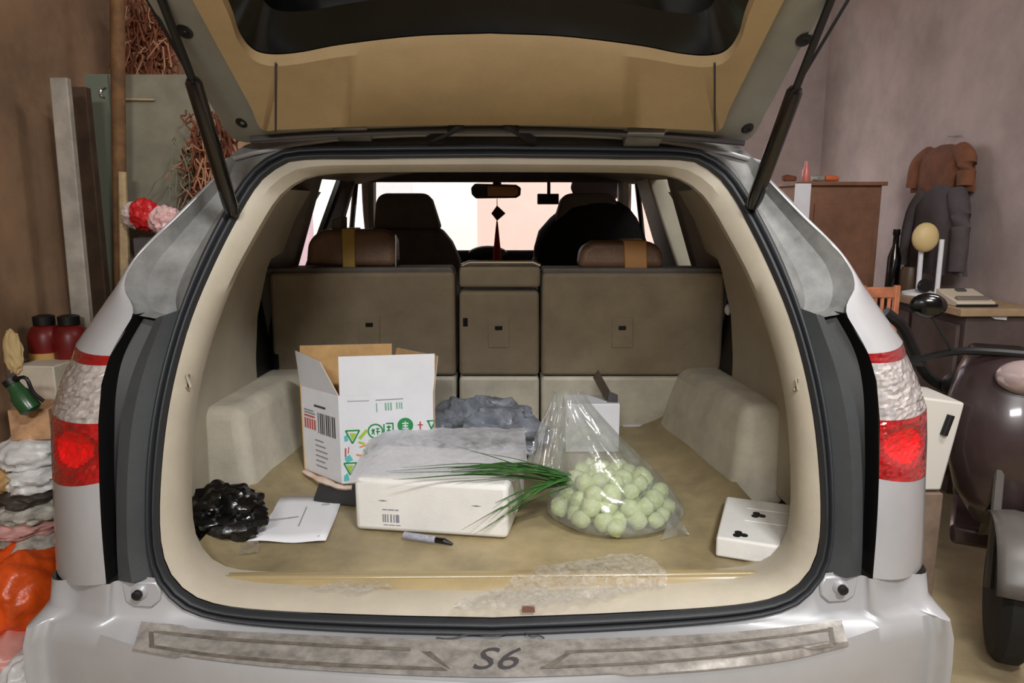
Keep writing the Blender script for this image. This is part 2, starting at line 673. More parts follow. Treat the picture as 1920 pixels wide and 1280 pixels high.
for side in (0, 1):
    lamp = bpy.data.objects.new('tail_light', None)
    C.objects.link(lamp)
    lamp.parent = car
    ORIGIN[lamp.name] = ORIGIN[car.name]
    lamp['label'] = 'red and clear tail lamp beside the black gutter'
    mf = (lambda rows: [[mir(p) for p in reversed(r)] for r in rows]) if side else (lambda rows: rows)
    MB().grid(mf(patch(la[0], la[1], lb[0], lb[1], 14, 4, .0015))).build('upper_red_lens', M_red_dark, lamp, smooth=False)
    g = MB()
    g.grid(mf(patch(la[1], la[2], lb[1], lb[2], 14, 7, .0035)))
    g.grid(mf(patch(la[2], la[3], lb[2], lb[3], 14, 12, .0035)))
    g.build('clear_lens', M_clear, lamp, smooth=False)
    g = MB()
    rws_ = patch(la[3], la[5], lb[3], lb[5], 22, 26, .0022, wavy=bulb)
    g.grid(mf(rws_))
    hot, cold = [], []
    for fi_, f_ in enumerate(g.f):
        ri, ci = fi_ // 22, fi_ % 22
        if side:
            ci = 21 - ci
        (hot if math.hypot((ri / 25 - .45) * 1.25, ci / 21 - .42) < .36 else cold).append(f_)
    for nm, ff, mm_ in (('lower_red_lens', cold, M_red), ('lit_red_reflector', hot, M_red_lit)):  # centre faces carry the painted-in reflection
        g2 = MB()
        g2.v, g2.f = list(g.v), ff
        g2.build(nm, mm_, lamp, smooth=False)

# body below the lamp
LP_in = [(186, 905), (188, 950), (191, 1000), (199, 1094)]
LP_out = [(98, 898), (100, 960), (102, 1010), (105, 1068)]
lp_in = catmull(row(LP_in, -.03), 16)
lp_out = catmull(row(LP_out, .10), 16)
both(convex(lp_in, lp_out) + extend(lp_out, [1.7, 1.95]), 'quarter_panel_lower', M_paint)
# flank behind the lamp
both([lb] + extend(lb, [1.75, 2.3, 2.55, 3.4, 5.2]), 'body_side', M_paint)

# bumper
RA = [(922, 1192), (640, 1182), (440, 1165), (345, 1138), (296, 1085), (222, 1088), (199, 1095), (150, 1086), (105, 1068)]
RAd = [-.004, -.004, -.004, -.004, -.006, -.012, -.03, .005, .10]
RB = [(922, 1282), (620, 1264), (400, 1240), (300, 1224), (245, 1212), (190, 1200), (140, 1190), (95, 1180), (66, 1172)]
ra = row(RA, RAd)
ra[0].x = XC
rb = [PZ(u, v, .632) for u, v in RB]
rb[0].x = XC
zb = [.632, .632, .632, .634, .638, .645, .65, .65, .65]
for p, z in zip(rb, zb):
    p.z = z
ra.append(Vector((ra[-1].x - .005, 1.95, ra[-1].z)))
rb.append(Vector((rb[-1].x - .005, 1.95, .65)))
ra, rb = catmull(ra, 70), catmull(rb, 70)


def down(r, z, k):
    return [Vector((XC + (p.x - XC) * (1 + k * .012), p.y - k * .012 * max(0, 1 - abs(p.x - XC)), p.z * 0 + z)) for p in r]


rl = [Vector((a.x + (b.x - a.x) * .16, a.y + (b.y - a.y) * .16, a.z + (b.z - a.z) * .75)) for a, b in zip(ra, rb)]
rl2 = [Vector((a.x + (b.x - a.x) * .55, a.y + (b.y - a.y) * .55, a.z + (b.z - a.z) * .93)) for a, b in zip(ra, rb)]
bump_rows = [ra, rl, rl2, rb, down(rb, .61, 1.0), down(rb, .55, 1.3), down(rb, .45, 1.2), down(rb, .35, .3), down(rb, .28, -2)]
bump_full = [list(reversed([mir(p) for p in r[1:]])) + list(r) for r in bump_rows]
gb = MB().grid(bump_full)
gb.build('bumper', M_paint, car, angle=60)
bv = gb.bvh()


def hit(bvh, u, v, lift=.002):
    d = ray(u, v).normalized()
    h = bvh.ray_cast(CAM, d)
    if h[0] is None:
        return None
    n = h[1]
    if n.dot(d) > 0:
        n = -n
    return h[0] + n * lift


# scuff plate with letters
SP_top = [(266, 1166), (400, 1181), (600, 1195), (922, 1204), (1245, 1196), (1440, 1182), (1577, 1164)]
SP_bot = [(252, 1214), (390, 1238), (600, 1258), (922, 1271), (1245, 1259), (1450, 1238), (1588, 1207)]


def px_curve(px, n):
    return [(p.x, p.y) for p in catmull([Vector((u, v, 0)) for u, v in px], n)]


def plate(name, top, bot, material, parent, lift, n=60, m=6, thick=.003):
    a, bt = px_curve(top, n), px_curve(bot, n)
    rows = []
    for i in range(m + 1):
        t = i / m
        rows.append([hit(bv, p[0] + (q[0] - p[0]) * t, p[1] + (q[1] - p[1]) * t, lift) for p, q in zip(a, bt)])
    lowr = [p - Vector((0, 0, thick)) for p in rows[-1]]
    topr = [p - Vector((0, 0, thick)) for p in rows[0]]
    return MB().grid([topr] + rows + [lowr]).build(name, material, parent)


scuff = plate('scuff_plate', SP_top, SP_bot, M_steel, car, .005)
scuff['label'] = 'worn metal scuff plate on the bumper'
M_wear = mat('dark_plate_groove', (84, 78, 70), .6, var=.5, vscale=40, col2=(128, 120, 110))
for tp, bt in (([(290, 1184), (420, 1199), (620, 1212), (770, 1219)], [(288, 1190), (420, 1205), (620, 1218), (770, 1225)]),
               ([(280, 1212), (420, 1232), (620, 1247), (830, 1256)], [(280, 1217), (420, 1238), (620, 1254), (840, 1262)]),
               ([(279, 1186), (281, 1216)], [(288, 1186), (290, 1216)]),
               ([(790, 1226), (838, 1256)], [(808, 1226), (846, 1260)]),
               ([(1060, 1224), (1240, 1217), (1430, 1199), (1560, 1181)], [(1060, 1229), (1240, 1222), (1430, 1204), (1560, 1186)]),
               ([(1015, 1254), (1240, 1243), (1430, 1224), (1560, 1205)], [(1012, 1259), (1240, 1248), (1430, 1229), (1560, 1210)]),
               ([(1062, 1228), (1016, 1256)], [(1074, 1228), (1030, 1257)]),
               ([(1552, 1180), (1556, 1206)], [(1561, 1180), (1565, 1206)])):
    a, c = px_curve(tp, 20), px_curve(bt, 20)
    rows = [[hit(bv, p[0], p[1], .0062) for p in a], [hit(bv, p[0], p[1], .0062) for p in c]]
    MB().grid(rows).build('groove', M_wear, scuff)
vs, fs = text_mesh('S6', 1.0, .35)
g = MB()
g.v = [hit(bv, 925 + x * 92, 1242 - y * 58, .0068) for x, y, z in vs]
g.f = fs
g.build('lettering', M_darkink, scuff, smooth=False)
g = MB()
for k, (u0, v0, u1, v1) in enumerate(((818, 1200, 905, 1196), (905, 1196, 985, 1192), (985, 1192, 1020, 1202))):
    g.tube([hit(bv, u0 + (u1 - u0) * t, v0 + (v1 - v0) * t + 3 * math.sin(t * 6), .006) for t in [i / 8 for i in range(9)]], .0016, 6)
g.build('torn_film_edge', M_darkink, scuff)

# corner plates with rubber stops
for side in (0, 1):
    cen = onap(262, 1110, -.012)
    plt = [onap(u, v, -.012) for u, v in ((226, 1090), (292, 1090), (302, 1108), (300, 1126), (284, 1140), (250, 1138), (234, 1128))]
    f = mir if side else (lambda p: p)
    poly = [f(p) for p in plt]
    if side:
        poly.reverse()
    cp = MB().prism(poly, (0, .03, 0)).build('corner_plate', M_paint, car, bevel=.004)
    c = f(cen)
    MB().lathe([(.016, 0), (.017, -.006), (.012, -.012)], c + Vector((0, .004, 0)), 'Y', 20).build('stop_ring', M_paint, cp)
    MB().lathe([(.010, 0), (.010, -.018), (.006, -.02)], c + Vector((0, .002, 0)), 'Y', 20).build('rubber_stop', M_black, cp)

# cargo hooks on the lip
for u, v, sgn in ((347, 712, 1), (1500, 718, -1)):
    p = onap(u, v, .03)
    MB().tube([p + Vector((sgn * -.006, .01, .014)), p + Vector((sgn * .012, -.012, .012)), p + Vector((sgn * .014, -.014, -.01)), p + Vector((sgn * -.004, .0, -.014))], .0045, 8).build('cargo_hook', M_beige, car)

# ---- interior of the boot
sill = MB()
ys = [(1.470, .668), (1.482, .684), (1.495, .694), (1.508, .703), (1.522, .704), (1.535, .698), (1.545, .69)]
xs = [-.71, -.5, -.25, 0, .25, .5, .71]
sill.grid([[Vector((XC + x, y, z)) for x in xs] for y, z in ys])
MB().tube([Vector((XC - .62, 1.508, .6975)), Vector((XC + .62, 1.508, .6975))], .0075, 20).build('highlight_bead', mat('gloss_sill', (160, 145, 108), .2, coat=.4), car)  # glossy bead added on the ridge to catch a highlight line
sill.build('sill_step', mat('sill_plastic', (170, 152, 112), .28, coat=.3, var=.1, vscale=8), car)
# mat with raised edges
mrows = []
for y in np.linspace(1.545, 2.70, 24):
    r_ = []
    for k in range(29):
        x = -.68 + 1.36 * k / 28
        e = max(0, abs(x) - (.60 - .05 * (y - 1.6))) / .08
        r_.append(Vector((XC + x, y, FL - .004 + .05 * min(1, e) + .0025 * noise.noise(Vector((x * 6, y * 6, 0))))))
    mrows.append(r_)
MB().grid(mrows).build('floor_mat', M_mat, car)
MB().box((XC, 2.1, .655), (1.5, 1.24, .05)).build('boot_floor', M_carpet, car)
for sd in (1, -1):
    def q(x, y, z):
        return Vector((XC + sd * (x + .02), y, z))
    bt = [q(.645, 1.95, .66), q(.80, 1.95, .66), q(.80, 2.66, .66), q(.56, 2.63, .66)]
    tp = [q(.672, 1.97, .955), q(.80, 1.97, .955), q(.80, 2.66, .925), q(.645, 2.63, .925)]
    if sd < 0:
        bt = [bt[1], bt[0], bt[3], bt[2]]
        tp = [tp[1], tp[0], tp[3], tp[2]]
    MB().hexa(bt, tp).build('wheel_arch_trim', M_carpet, car, bevel=.035, bseg=4)
# side trims: from the lip to the inner wall
sl = [p for p in h0 if p.z < 1.56 and p.x < XC - .3]
sl = [p for p in sl if p.z > .70]
r0 = [p + Vector((-.012, .07, 0)) for p in sl]


def win(z):
    return lerp_table([(.6, .79), (1.0, .79), (1.15, .775), (1.3, .735), (1.45, .665), (1.55, .60), (1.62, .52)], z)


r1 = [Vector((XC - max(win(p.z), abs(p.x - XC) + .01), p.y + .10, p.z)) for p in r0]
r2 = [Vector((XC - win(p.z), 2.15, p.z)) for p in r0]
r3 = [Vector((XC - win(p.z), 2.62 if p.z > 1.36 else 2.40, p.z)) for p in r0]
both([r0, r1, r2, r3], 'side_trim', M_beige)
for sd in (-1, 1):
    MB().box((XC + sd * .815, 2.56, 1.12), (.03, .42, .56)).build('dark_gap_panel', M_black, car, bevel=.005)  # black panel added so the gap beside the seats looks dark
# headliner
hr = []
for y, zc in ((1.93, 1.60), (2.4, 1.64), (2.9, 1.66), (3.42, 1.655)):
    hr.append([Vector((XC + x, y, zc - .055 * (abs(x) / .62) ** 3)) for x in np.linspace(-.62, .62, 15)])
MB().grid(hr).build('headliner', M_headliner, car, solid=.01)
MB().box((XC, 3.44, 1.635), (1.2, .07, .06)).build('windscreen_header', M_frontseat, car, bevel=.01)
# outer roof
rr = [[Vector((XC + x, y, zc - .07 * (abs(x) / .66) ** 3)) for x in np.linspace(-.66, .66, 15)] for y, zc in ((1.80, 1.665), (2.2, 1.705), (2.8, 1.73), (3.4, 1.71))]
MB().grid(rr).build('roof', M_paint, car, solid=.01)


# ---- rear seats
def SF(z):
    return 2.665 - .215 * (z - FL) / .6


def onseat(u, v, dy=0):
    return solve(u, v, lambda p: p.y - SF(p.z) - dy)


def seat_panel(px, name, material, parent, depth=.13, bevel=.014, dy=0):
    pts = [onseat(u, v, dy) for u, v in px]
    return MB().prism(pts, (0, depth, .0)).build(name, material, parent, bevel=bevel, bseg=3)


def seat_group(label):
    o = bpy.data.objects.new('rear_seat_back', None)
    C.objects.link(o)
    o.parent = car
    ORIGIN[o.name] = ORIGIN[car.name]
    o['label'] = label
    return o


s1 = seat_group('wide beige carpeted seat back')
seat_panel([(503, 512), (852, 510), (855, 704), (513, 704)], 'back_panel', M_seatback, s1)
seat_panel([(513, 707), (855, 707), (855, 806), (516, 806)], 'lower_flap', M_carpet, s1)
seat_panel([(496, 503), (846, 501), (852, 514), (500, 516)], 'top_piping', M_frontseat, s1, .12, .006, .02)
s2 = seat_group('narrow centre seat back with armrest')
seat_panel([(861, 546), (1011, 546), (1011, 704), (861, 704)], 'back_panel', M_seatback, s2)
seat_panel([(861, 707), (1011, 707), (1011, 806), (861, 806)], 'lower_flap', M_carpet, s2)
seat_panel([(861, 500), (1014, 500), (1013, 539), (861, 539)], 'armrest', M_seatback, s2, .13, .012)
MB().tube([onseat(866, 497), onseat(880, 491), onseat(1000, 491), onseat(1013, 497)], .006, 8).build('bright_edge', M_chrome, s2)
s3 = seat_group('right beige carpeted seat back')
seat_panel([(1017, 512), (1362, 512), (1352, 704), (1015, 704)], 'back_panel', M_seatback, s3)
seat_panel([(1015, 707), (1352, 707), (1345, 806), (1015, 806)], 'lower_flap', M_carpet, s3)
seat_panel([(1018, 503), (1364, 503), (1362, 514), (1017, 514)], 'top_piping', M_frontseat, s3, .12, .006, .02)
for par, u, v in ((s1, 692, 618), (s2, 935, 624), (s3, 1167, 624)):
    seat_panel([(u - 20, v - 28), (u + 20, v - 28), (u + 20, v + 28), (u - 20, v + 28)], 'anchor_cover', M_seatback, par, .02, .003, -.004)
    seat_panel([(u - 7, v - 13), (u + 7, v - 13), (u + 7, v - 5), (u - 7, v - 5)], 'anchor_hole', M_black, par, .01, .002, -.0065)
seat_panel([(868, 596), (877, 596), (877, 612), (868, 612)], 'latch_hole', M_black, s2, .01, .001, -.002)
seat_panel([(1168, 797), (1245, 797), (1244, 803), (1168, 803)], 'hinge_strip', M_white_card, s3, .01, .001, -.004)
MB().tube([onseat(742, 440, .03), onseat(742, 500, .03)], .003, 8).build('headrest_post', M_chrome, s1)


def cushion(px, y, depth, name, material, parent, bevel=.03, back=0):
    pts = [P(u, v, y) for u, v in px]
    return MB().prism(pts, (0, depth, 0)).build(name, material, parent, bevel=bevel, bseg=4)


cushion([(572, 498), (576, 452), (600, 430), (720, 430), (742, 446), (744, 500)], 2.50, .10, 'headrest', M_seatleather, s1, .022)
cushion([(642, 502), (640, 428), (664, 428), (666, 502)], 2.488, .12, 'tape_band', mat('yellow_tape', (168, 138, 66), .5), s1, .004)
cushion([(620, 500), (622, 412), (640, 406), (640, 500)], 2.53, .10, 'headrest_strap', M_frontseat, s1, .006)
cushion([(1084, 503), (1090, 466), (1112, 452), (1222, 452), (1243, 468), (1247, 503)], 2.50, .10, 'headrest', M_seatleather, s3, .022)
cushion([(1172, 505), (1170, 450), (1213, 450), (1214, 505)], 2.488, .12, 'tape_band', mat('tan_tape', (176, 128, 76), .5), s3, .004)
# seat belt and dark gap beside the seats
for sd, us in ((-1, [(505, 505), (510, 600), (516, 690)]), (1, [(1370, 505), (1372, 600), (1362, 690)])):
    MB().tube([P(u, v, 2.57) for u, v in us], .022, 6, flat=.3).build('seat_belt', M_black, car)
MB().tube([P(1360, 520, 2.5), P(1371, 548, 2.5)], .008, 8).build('belt_guide', M_chrome, car)
MB().ball(P(1366, 580, 2.5), (.014, .012, .02)).build('belt_button', M_white_card, car)

# ---- front seats
for sd in (-1, 1):
    def mx(u, y=3.02):
        if sd < 0:
            return u
        return 2 * (940 + XC * FPX / y) - u
    fs_ = bpy.data.objects.new('front_seat', None)
    C.objects.link(fs_)
    fs_.parent = car
    ORIGIN[fs_.name] = ORIGIN[car.name]
    hp = [(700, 430), (704, 374), (716, 362), (796, 362), (808, 374), (826, 430)]
    bp_ = [(640, 700), (642, 480), (660, 445), (700, 425), (822, 425), (846, 455), (862, 490), (866, 700)]
    cushion([(mx(u), v) for u, v in hp], 3.02, .12, 'headrest', M_frontseat, fs_, .025)
    cushion([(mx(u), v) for u, v in bp_], 3.03, .16, 'backrest', M_frontseat, fs_, .04)
    MB().box((XC + sd * .38, 3.45, .72), (.5, .55, .16)).build('cushion', M_frontseat, fs_, bevel=.04)

# ---- dash, mirror, pillars, glass
MB().hexa([Vector((XC - .72, 3.9, .8)), Vector((XC + .72, 3.9, .8)), Vector((XC + .72, 4.45, .8)), Vector((XC - .72, 4.45, .8))],
          [Vector((XC - .70, 3.95, 1.27)), Vector((XC + .70, 3.95, 1.27)), Vector((XC + .70, 4.36, 1.22)), Vector((XC - .70, 4.36, 1.22))]).build('dashboard', M_black, car, bevel=.03)
g = MB()
g.ball(P(915, 478, 3.95), (.11, .06, .05))
g.build('instrument_hood', M_black, car)
mrr = bpy.data.objects.new('rear_view_mirror', None)
C.objects.link(mrr)
mrr.parent = car
ORIGIN[mrr.name] = ORIGIN[car.name]
cushion([(883, 352), (890, 344), (968, 346), (977, 352), (976, 366), (968, 371), (892, 372), (884, 364)], 3.50, .03, 'mirror_housing', mat('mirror_shell', (60, 52, 46), .4), mrr, .006)
cushion([(914, 349), (966, 350), (972, 354), (971, 364), (965, 368), (914, 368)], 3.497, .005, 'mirror_glass', mat('mirror_brown', (190, 140, 96), .2, .6), mrr, .001)
MB().tube([P(932, 348, 3.52), P(932, 330, 3.54)], .02, 10).build('mirror_stem', M_black, mrr)
g = MB()
pv = [P(u, v, 3.5) for u, v in ((1075, 334), (1158, 334), (1158, 372), (1130, 380), (1080, 376), (1070, 352))]
g.prism(pv, (0, .02, 0)).build('sun_visor', mat('mauve_visor', (150, 138, 150), .9), car, bevel=.008)
# windscreen and pillars
ws = [Vector((XC - .58, 3.46, 1.63)), Vector((XC + .58, 3.46, 1.63)), Vector((XC + .72, 4.45, 1.15)), Vector((XC - .72, 4.45, 1.15))]
MB().prism(ws, (0, .004, .003)).build('windscreen', M_glass, car, smooth=False)
for sd in (-1, 1):
    def q(x, y, z):
        return Vector((XC + sd * x, y, z))
    MB().tube(catmull([q(.58, 3.44, 1.64), q(.66, 3.9, 1.42), q(.74, 4.5, 1.12)], 8), .034, 8).build('windscreen_pillar', M_beige, car)
    MB().tube(catmull([q(.60, 1.95, 1.60), q(.62, 2.6, 1.625), q(.60, 3.44, 1.64)], 10), .035, 8).build('roof_rail', M_headliner, car)
    yb = 2.86 if sd > 0 else 3.08
    MB().hexa([q(.80, yb, 1.0), q(.90, yb, 1.0), q(.90, 3.26, 1.0), q(.80, 3.26, 1.0)], [q(.585, yb + .12, 1.64), q(.66, yb + .12, 1.64), q(.66, 3.24, 1.64), q(.585, 3.24, 1.64)]).build('door_pillar', M_beige if sd > 0 else M_frontseat, car, bevel=.01)
    MB().hexa([q(.80, 2.60, 1.0), q(.90, 2.54, 1.0), q(.90, 2.66, 1.0), q(.80, 2.68, 1.0)], [q(.57, 2.46, 1.62), q(.66, 2.44, 1.62), q(.66, 2.56, 1.62), q(.57, 2.56, 1.62)]).build('rear_pillar', M_frontseat, car, bevel=.01)
    for y0, y1, y2, y3 in ((2.66, 3.10, 2.56, 3.16), (3.24, 4.30, 3.24, 3.50)):
        MB().prism([q(.895, y0, 1.02), q(.895, y1, 1.02), q(.655, y3, 1.61), q(.655, y2, 1.61)], (sd * .004, 0, .002)).build('side_window', M_glass, car, smooth=False)
        MB().tube([q(.88, y0, 1.02), q(.65, y2, 1.61)], .013, 6).build('window_frame', M_gloss_black, car)
        MB().tube([q(.88, y1, 1.02), q(.65, y3, 1.61)], .013, 6).build('window_frame', M_gloss_black, car)
    MB().hexa([q(.74, 2.66, .45), q(.92, 2.66, .45), q(.92, 4.6, .45), q(.74, 4.6, .45)], [q(.80, 2.66, 1.03), q(.90, 2.66, 1.03), q(.90, 4.6, 1.03), q(.80, 4.6, 1.03)]).build('door', M_paint, car, bevel=.015)
    for y in (2.15, 4.95):
        wc = q(.83, y, .34)
        wh = bpy.data.objects.new('wheel', None)
        C.objects.link(wh)
        wh.parent = car
        ORIGIN[wh.name] = ORIGIN[car.name]
        MB().lathe([(.22, -.10), (.32, -.10), (.34, -.07), (.34, .07), (.32, .10), (.22, .10)], wc, 'X', 32).build('tyre', M_tyre, wh)
        MB().lathe([(.06, -.11), (.21, -.09), (.22, .0), (.21, .09), (.06, .11)], wc, 'X', 24).build('rim', M_steel, wh)
# bonnet and nose
MB().hexa([Vector((XC - .9, 4.45, .3)), Vector((XC + .9, 4.45, .3)), Vector((XC + .82, 5.95, .3)), Vector((XC - .82, 5.95, .3))],
          [Vector((XC - .86, 4.45, 1.12)), Vector((XC + .86, 4.45, 1.12)), Vector((XC + .72, 5.85, .9)), Vector((XC - .72, 5.85, .9))]).build('bonnet', M_paint, car, bevel=.08, bseg=4)
MB().box((XC, 3.4, .45), (1.5, 2.2, .2)).build('underbody', M_black, car)
MB().box((XC, 1.75, .5), (1.5, .62, .25)).build('rear_underbody', M_black, car)

# ---- tailgate
TT = R(32)
HY, HZ = 1.80, 1.635
TDIR = Vector((0, -math.cos(TT), math.sin(TT)))
TNRM = Vector((0, -math.sin(TT), -math.cos(TT)))   # towards the ground


def tgp(u, v):
    p = solve(u, v, lambda p: (p - Vector((0, HY, HZ))).dot(TNRM), .3, 3.0)
    return (p.x, (p - Vector((0, HY, HZ))).dot(TDIR))


def t3(x, t, h=0.0):
    return Vector((x, HY, HZ)) + TDIR * t + TNRM * h


gate = bpy.data.objects.new('tailgate', None)
C.objects.link(gate)
gate.parent = car
ORIGIN[gate.name] = ORIGIN[car.name]
gate['label'] = 'raised tailgate with beige lining and dark glass'
F_out = [tgp(*p) for p in ((277, 0), (345, 110), (400, 205), (442, 262), (530, 266), (640, 258), (780, 246), (924, 240))]
F_in = [tgp(*p) for p in ((371, 0), (425, 100), (470, 185), (492, 233), (530, 234), (640, 230), (780, 227), (924, 226))]
G_b = [tgp(*p) for p in ((430, 0), (450, 58), (476, 90), (512, 99), (565, 95), (640, 81), (780, 65), (924, 60))]
fo0, fi0, gb0 = F_out[0], F_in[0], G_b[0]
F_out = [(XC, 1.02), (XC - .45, 1.0), (fo0[0] - .01, .93), (fo0[0] - .01, .62)] + F_out
F_in = [(XC, .92), (XC - .40, .91), (fi0[0] - .01, .86), (fi0[0] - .01, .62)] + F_in
G_b = [(XC, .80), (XC - .36, .795), (gb0[0] - .005, .75), (gb0[0] - .005, .60)] + G_b
for L in (F_out, F_in, G_b):
    L[-1] = (XC, L[-1][1])


def tg_half(L, h, n=72):
    return catmull([t3(x, t, h) for x, t in L], n)


def loopify(r):
    return list(r) + [mir(p) for p in reversed(r[1:-1])]


fo, fi, gbd = tg_half(F_out, 0), tg_half(F_in, .012), tg_half(G_b, .004)
fo_b = tg_half(F_out, -.055)
fm = [a.lerp(b, .8) + TNRM * -.004 for a, b in zip(fo, fi)]
M_gframe = mat('gate_frame_paint', (150, 150, 140), .5, .15, var=.1, vscale=6)
MB().grid([loopify(r) for r in (fo_b, fo, fm, [p - TNRM * .004 for p in fi])], True).build('frame', M_gframe, gate)
bm1 = [a.lerp(b, .06) + TNRM * .012 for a, b in zip(fi, gbd)]
bm2 = [a.lerp(b, .93) + TNRM * .014 for a, b in zip(fi, gbd)]
MB().grid([loopify(r) for r in (fi, bm1, bm2, gbd)], True).build('beige_lining', M_beige_gate, gate)
gl = tg_half(G_b, .002)
gin = [Vector((XC + (p.x - XC) * .88, p.y, p.z)) for p in tg_half([(x, .1 + t * .8 + .05) for x, t in G_b], -.015)]
g = MB().grid([loopify(gl), loopify(gin)], True)
lf = loopify(gin)
k0 = len(g.v)
g.v += lf
g.f.append(tuple(range(k0, k0 + len(lf))))
g.build('glass', M_darkglass, gate, angle=60)
# outer skin
skin = [loopify(fo_b), [Vector((XC + (p.x - XC) * .9, p.y, p.z)) - TNRM * .03 for p in loopify(fo_b)]]
g = MB().grid(skin, True)
k0 = len(g.v)
g.v += skin[1]
g.f.append(tuple(range(k0, k0 + len(skin[1]))))
g.build('outer_skin', M_paint, gate)
for u, v, a, bb in ((347, 57, .016, .012), (454, 228, .014, .012), (1507, 73, .016, .012), (1401, 239, .014, .012)):
    x, t = tgp(u, v)
    c = t3(x, t, -.002)
    rows = []
    for rr_, hh in ((1.0, 0), (.95, .006), (.6, .008), (.01, .004)):
        rows.append([c + Vector((1, 0, 0)) * a * rr_ * math.cos(q_) + TDIR * bb * 1.5 * rr_ * math.sin(q_) + TNRM * hh for q_ in [2 * math.pi * i / 18 for i in range(18)]])
    MB().grid(rows, True).build('rubber_plug', M_black, gate)
for u in (519, 1338):
    a, bq = tgp(u, 104), tgp(u, 230)
    MB().tube([t3(a[0], a[1], .019), t3(bq[0], bq[1], .0235)], .0022, 6).build('lining_seam', M_darkink, gate)
for u0, u1, v in ((625, 690, 246), (1175, 1245, 256)):
    a, bq = P(u0, v - 8, 1.74), P(u1, v - 8, 1.74)
    hg = MB()
    hg.box((a + bq) / 2 + Vector((0, .02, -.006)), ((bq - a).length, .07, .022), rx=R(-20))
    hg.tube([a + Vector((-.01, .0, .008)), bq + Vector((.01, .0, .008))], .009, 8)
    hg.build('hinge', M_paint_shaded, gate, bevel=.003)
for pts in (((862, 232), (840, 246), (805, 262)), ((950, 232), (972, 246), (1000, 264))):
    MB().tube(catmull([P(u, v, 1.70 + .04 * i) for i, (u, v) in enumerate(pts)], 8), .011, 8).build('cable_hose', M_black, gate)
MB().tube(catmull([P(470, 262, 1.76), P(640, 251, 1.74), P(924, 243, 1.73), P(1200, 252, 1.74), P(1395, 268, 1.76)], 24), .007, 8).build('gate_seal', M_darkink, gate)
# gas struts
for pts in (((432, 385), (363, 155), (303, 0)), ((1416, 372), (1490, 172), (1558, 0))):
    A, J = P(*pts[0], 1.66), P(*pts[1], 1.52)
    st = bpy.data.objects.new('gas_strut', None)
    C.objects.link(st)
    st.parent = car
    ORIGIN[st.name] = ORIGIN[car.name]
    x, t = tgp(*pts[2])
    Bq = P(pts[2][0], pts[2][1], 1.42)
    d = (Bq - J)
    MB().tube([A + (A - J).normalized() * .02, A, J, J + (J - A).normalized() * .008], [.013, .0165, .0165, .012], 14).build('cylinder', M_gloss_black, st)
    MB().tube([J, J + d * 1.7], .008, 8).build('rod', M_black, st)
    MB().ball(A + Vector((0, .015, -.01)), .016).build('ball_joint', M_black, st)
for pts in (((355, 140), (277, 0)), ((1492, 165), (1590, 0))):
    a, bq = P(*pts[0], 1.52), P(*pts[1], 1.45)
    MB().tube([a, a + (bq - a) * 1.6], .0035, 6).build('edge_rubber', M_black, gate)

# ================================================================== things in and behind the windscreen
t = thing('dash_camera', 'small black dash camera hanging from the windscreen right of mirror', 'camera', tuple(P(1028, 384, 3.50)))
cushion([(1008, 363), (1048, 363), (1048, 383), (1008, 383)], 3.50, .04, 'camera_body', M_black, t, .004)
MB().tube([P(1029, 363, 3.52), P(1029, 338, 3.54)], .008, 8).build('mount_arm', M_black, t)
MB().box(P(1029, 336, 3.54), (.05, .03, .012)).build('mount_pad', M_black, t)
t = thing('hanging_charm', 'red lucky charm with tassel dangling below the rear-view mirror', 'charm', tuple(P(932, 490, 3.48)))
M_charm = mat('dark_red_charm', (140, 60, 52), .7)
MB().tube([P(932, 372, 3.48), P(932, 392, 3.48)], .002, 6).build('cord', M_charm, t)
cushion([(932, 385), (948, 400), (932, 414), (921, 400)], 3.475, .012, 'diamond_knot', mat('charm_brown', (96, 66, 54), .7), t, .003)
MB().tube([P(932, 414, 3.48), P(932, 432, 3.48), P(932, 490, 3.48)], [.003, .008, .022], 10).build('tassel', mat('tassel_red', (196, 60, 50), .8), t)
# black jacket over the front passenger seat
g = MB()
rows = []
for v, u0, u1, dep in ((374, 1112, 1140, .03), (378, 1088, 1165, .09), (390, 1058, 1185, .13), (410, 1035, 1200, .15), (435, 1014, 1212, .16), (465, 1003, 1222, .165), (495, 1000, 1230, .165), (560, 1002, 1234, .165), (640, 1006, 1234, .16)):
    a, bq = P(u0, v, 3.04), P(u1, v, 3.04)
    c = (a + bq) / 2 + Vector((0, .08, 0))
    rx_ = (bq - a).x / 2
    r_ = []
    for k in range(40):
        q_ = 2 * math.pi * k / 40
        e = 1 + .05 * noise.noise(Vector((math.cos(q_) * 2.5, math.sin(q_) * 2.5, c.z * 9)))
        cx, sx_ = math.cos(q_), math.sin(q_)
        r_.append(c + Vector((math.copysign(abs(cx) ** .75, cx) * rx_ * e, math.copysign(abs(sx_) ** .75, sx_) * dep * e, .006 * noise.noise(Vector((cx * 4, sx_ * 4, 7))))))
    rows.append(r_)
g.grid(rows, True)
g.f.append(tuple(range(40)))
tag(g.build('jacket', mat('black_jacket_cloth', (13, 13, 15), .9, bump=.4, bscale=30), angle=60), 'black jacket draped over the front passenger seat', 'jacket')


# ================================================================== load in the boot
def crumple(c, r, amp, sc, seed, seg=56, rings=36, flat_bottom=None):
    g = MB()
    off = Vector((seed * 3.1, seed * 1.7, seed * .9))

    def fn(d):
        n1 = 1 - abs(noise.noise(d * sc + off)) * 2
        n2 = noise.noise(d * sc * 2.3 + off)
        n3 = 1 - abs(noise.noise(d * sc * 4.5 - off)) * 2
        return 1 + amp * (.45 * n1 + .35 * n2 + .10 * n3 - .25)
    g.ball(c, r, seg, rings, fn)
    if flat_bottom is not None:
        for p in g.v:
            if p.z < flat_bottom:
                p.z = flat_bottom + .002 * random.random()
    return g


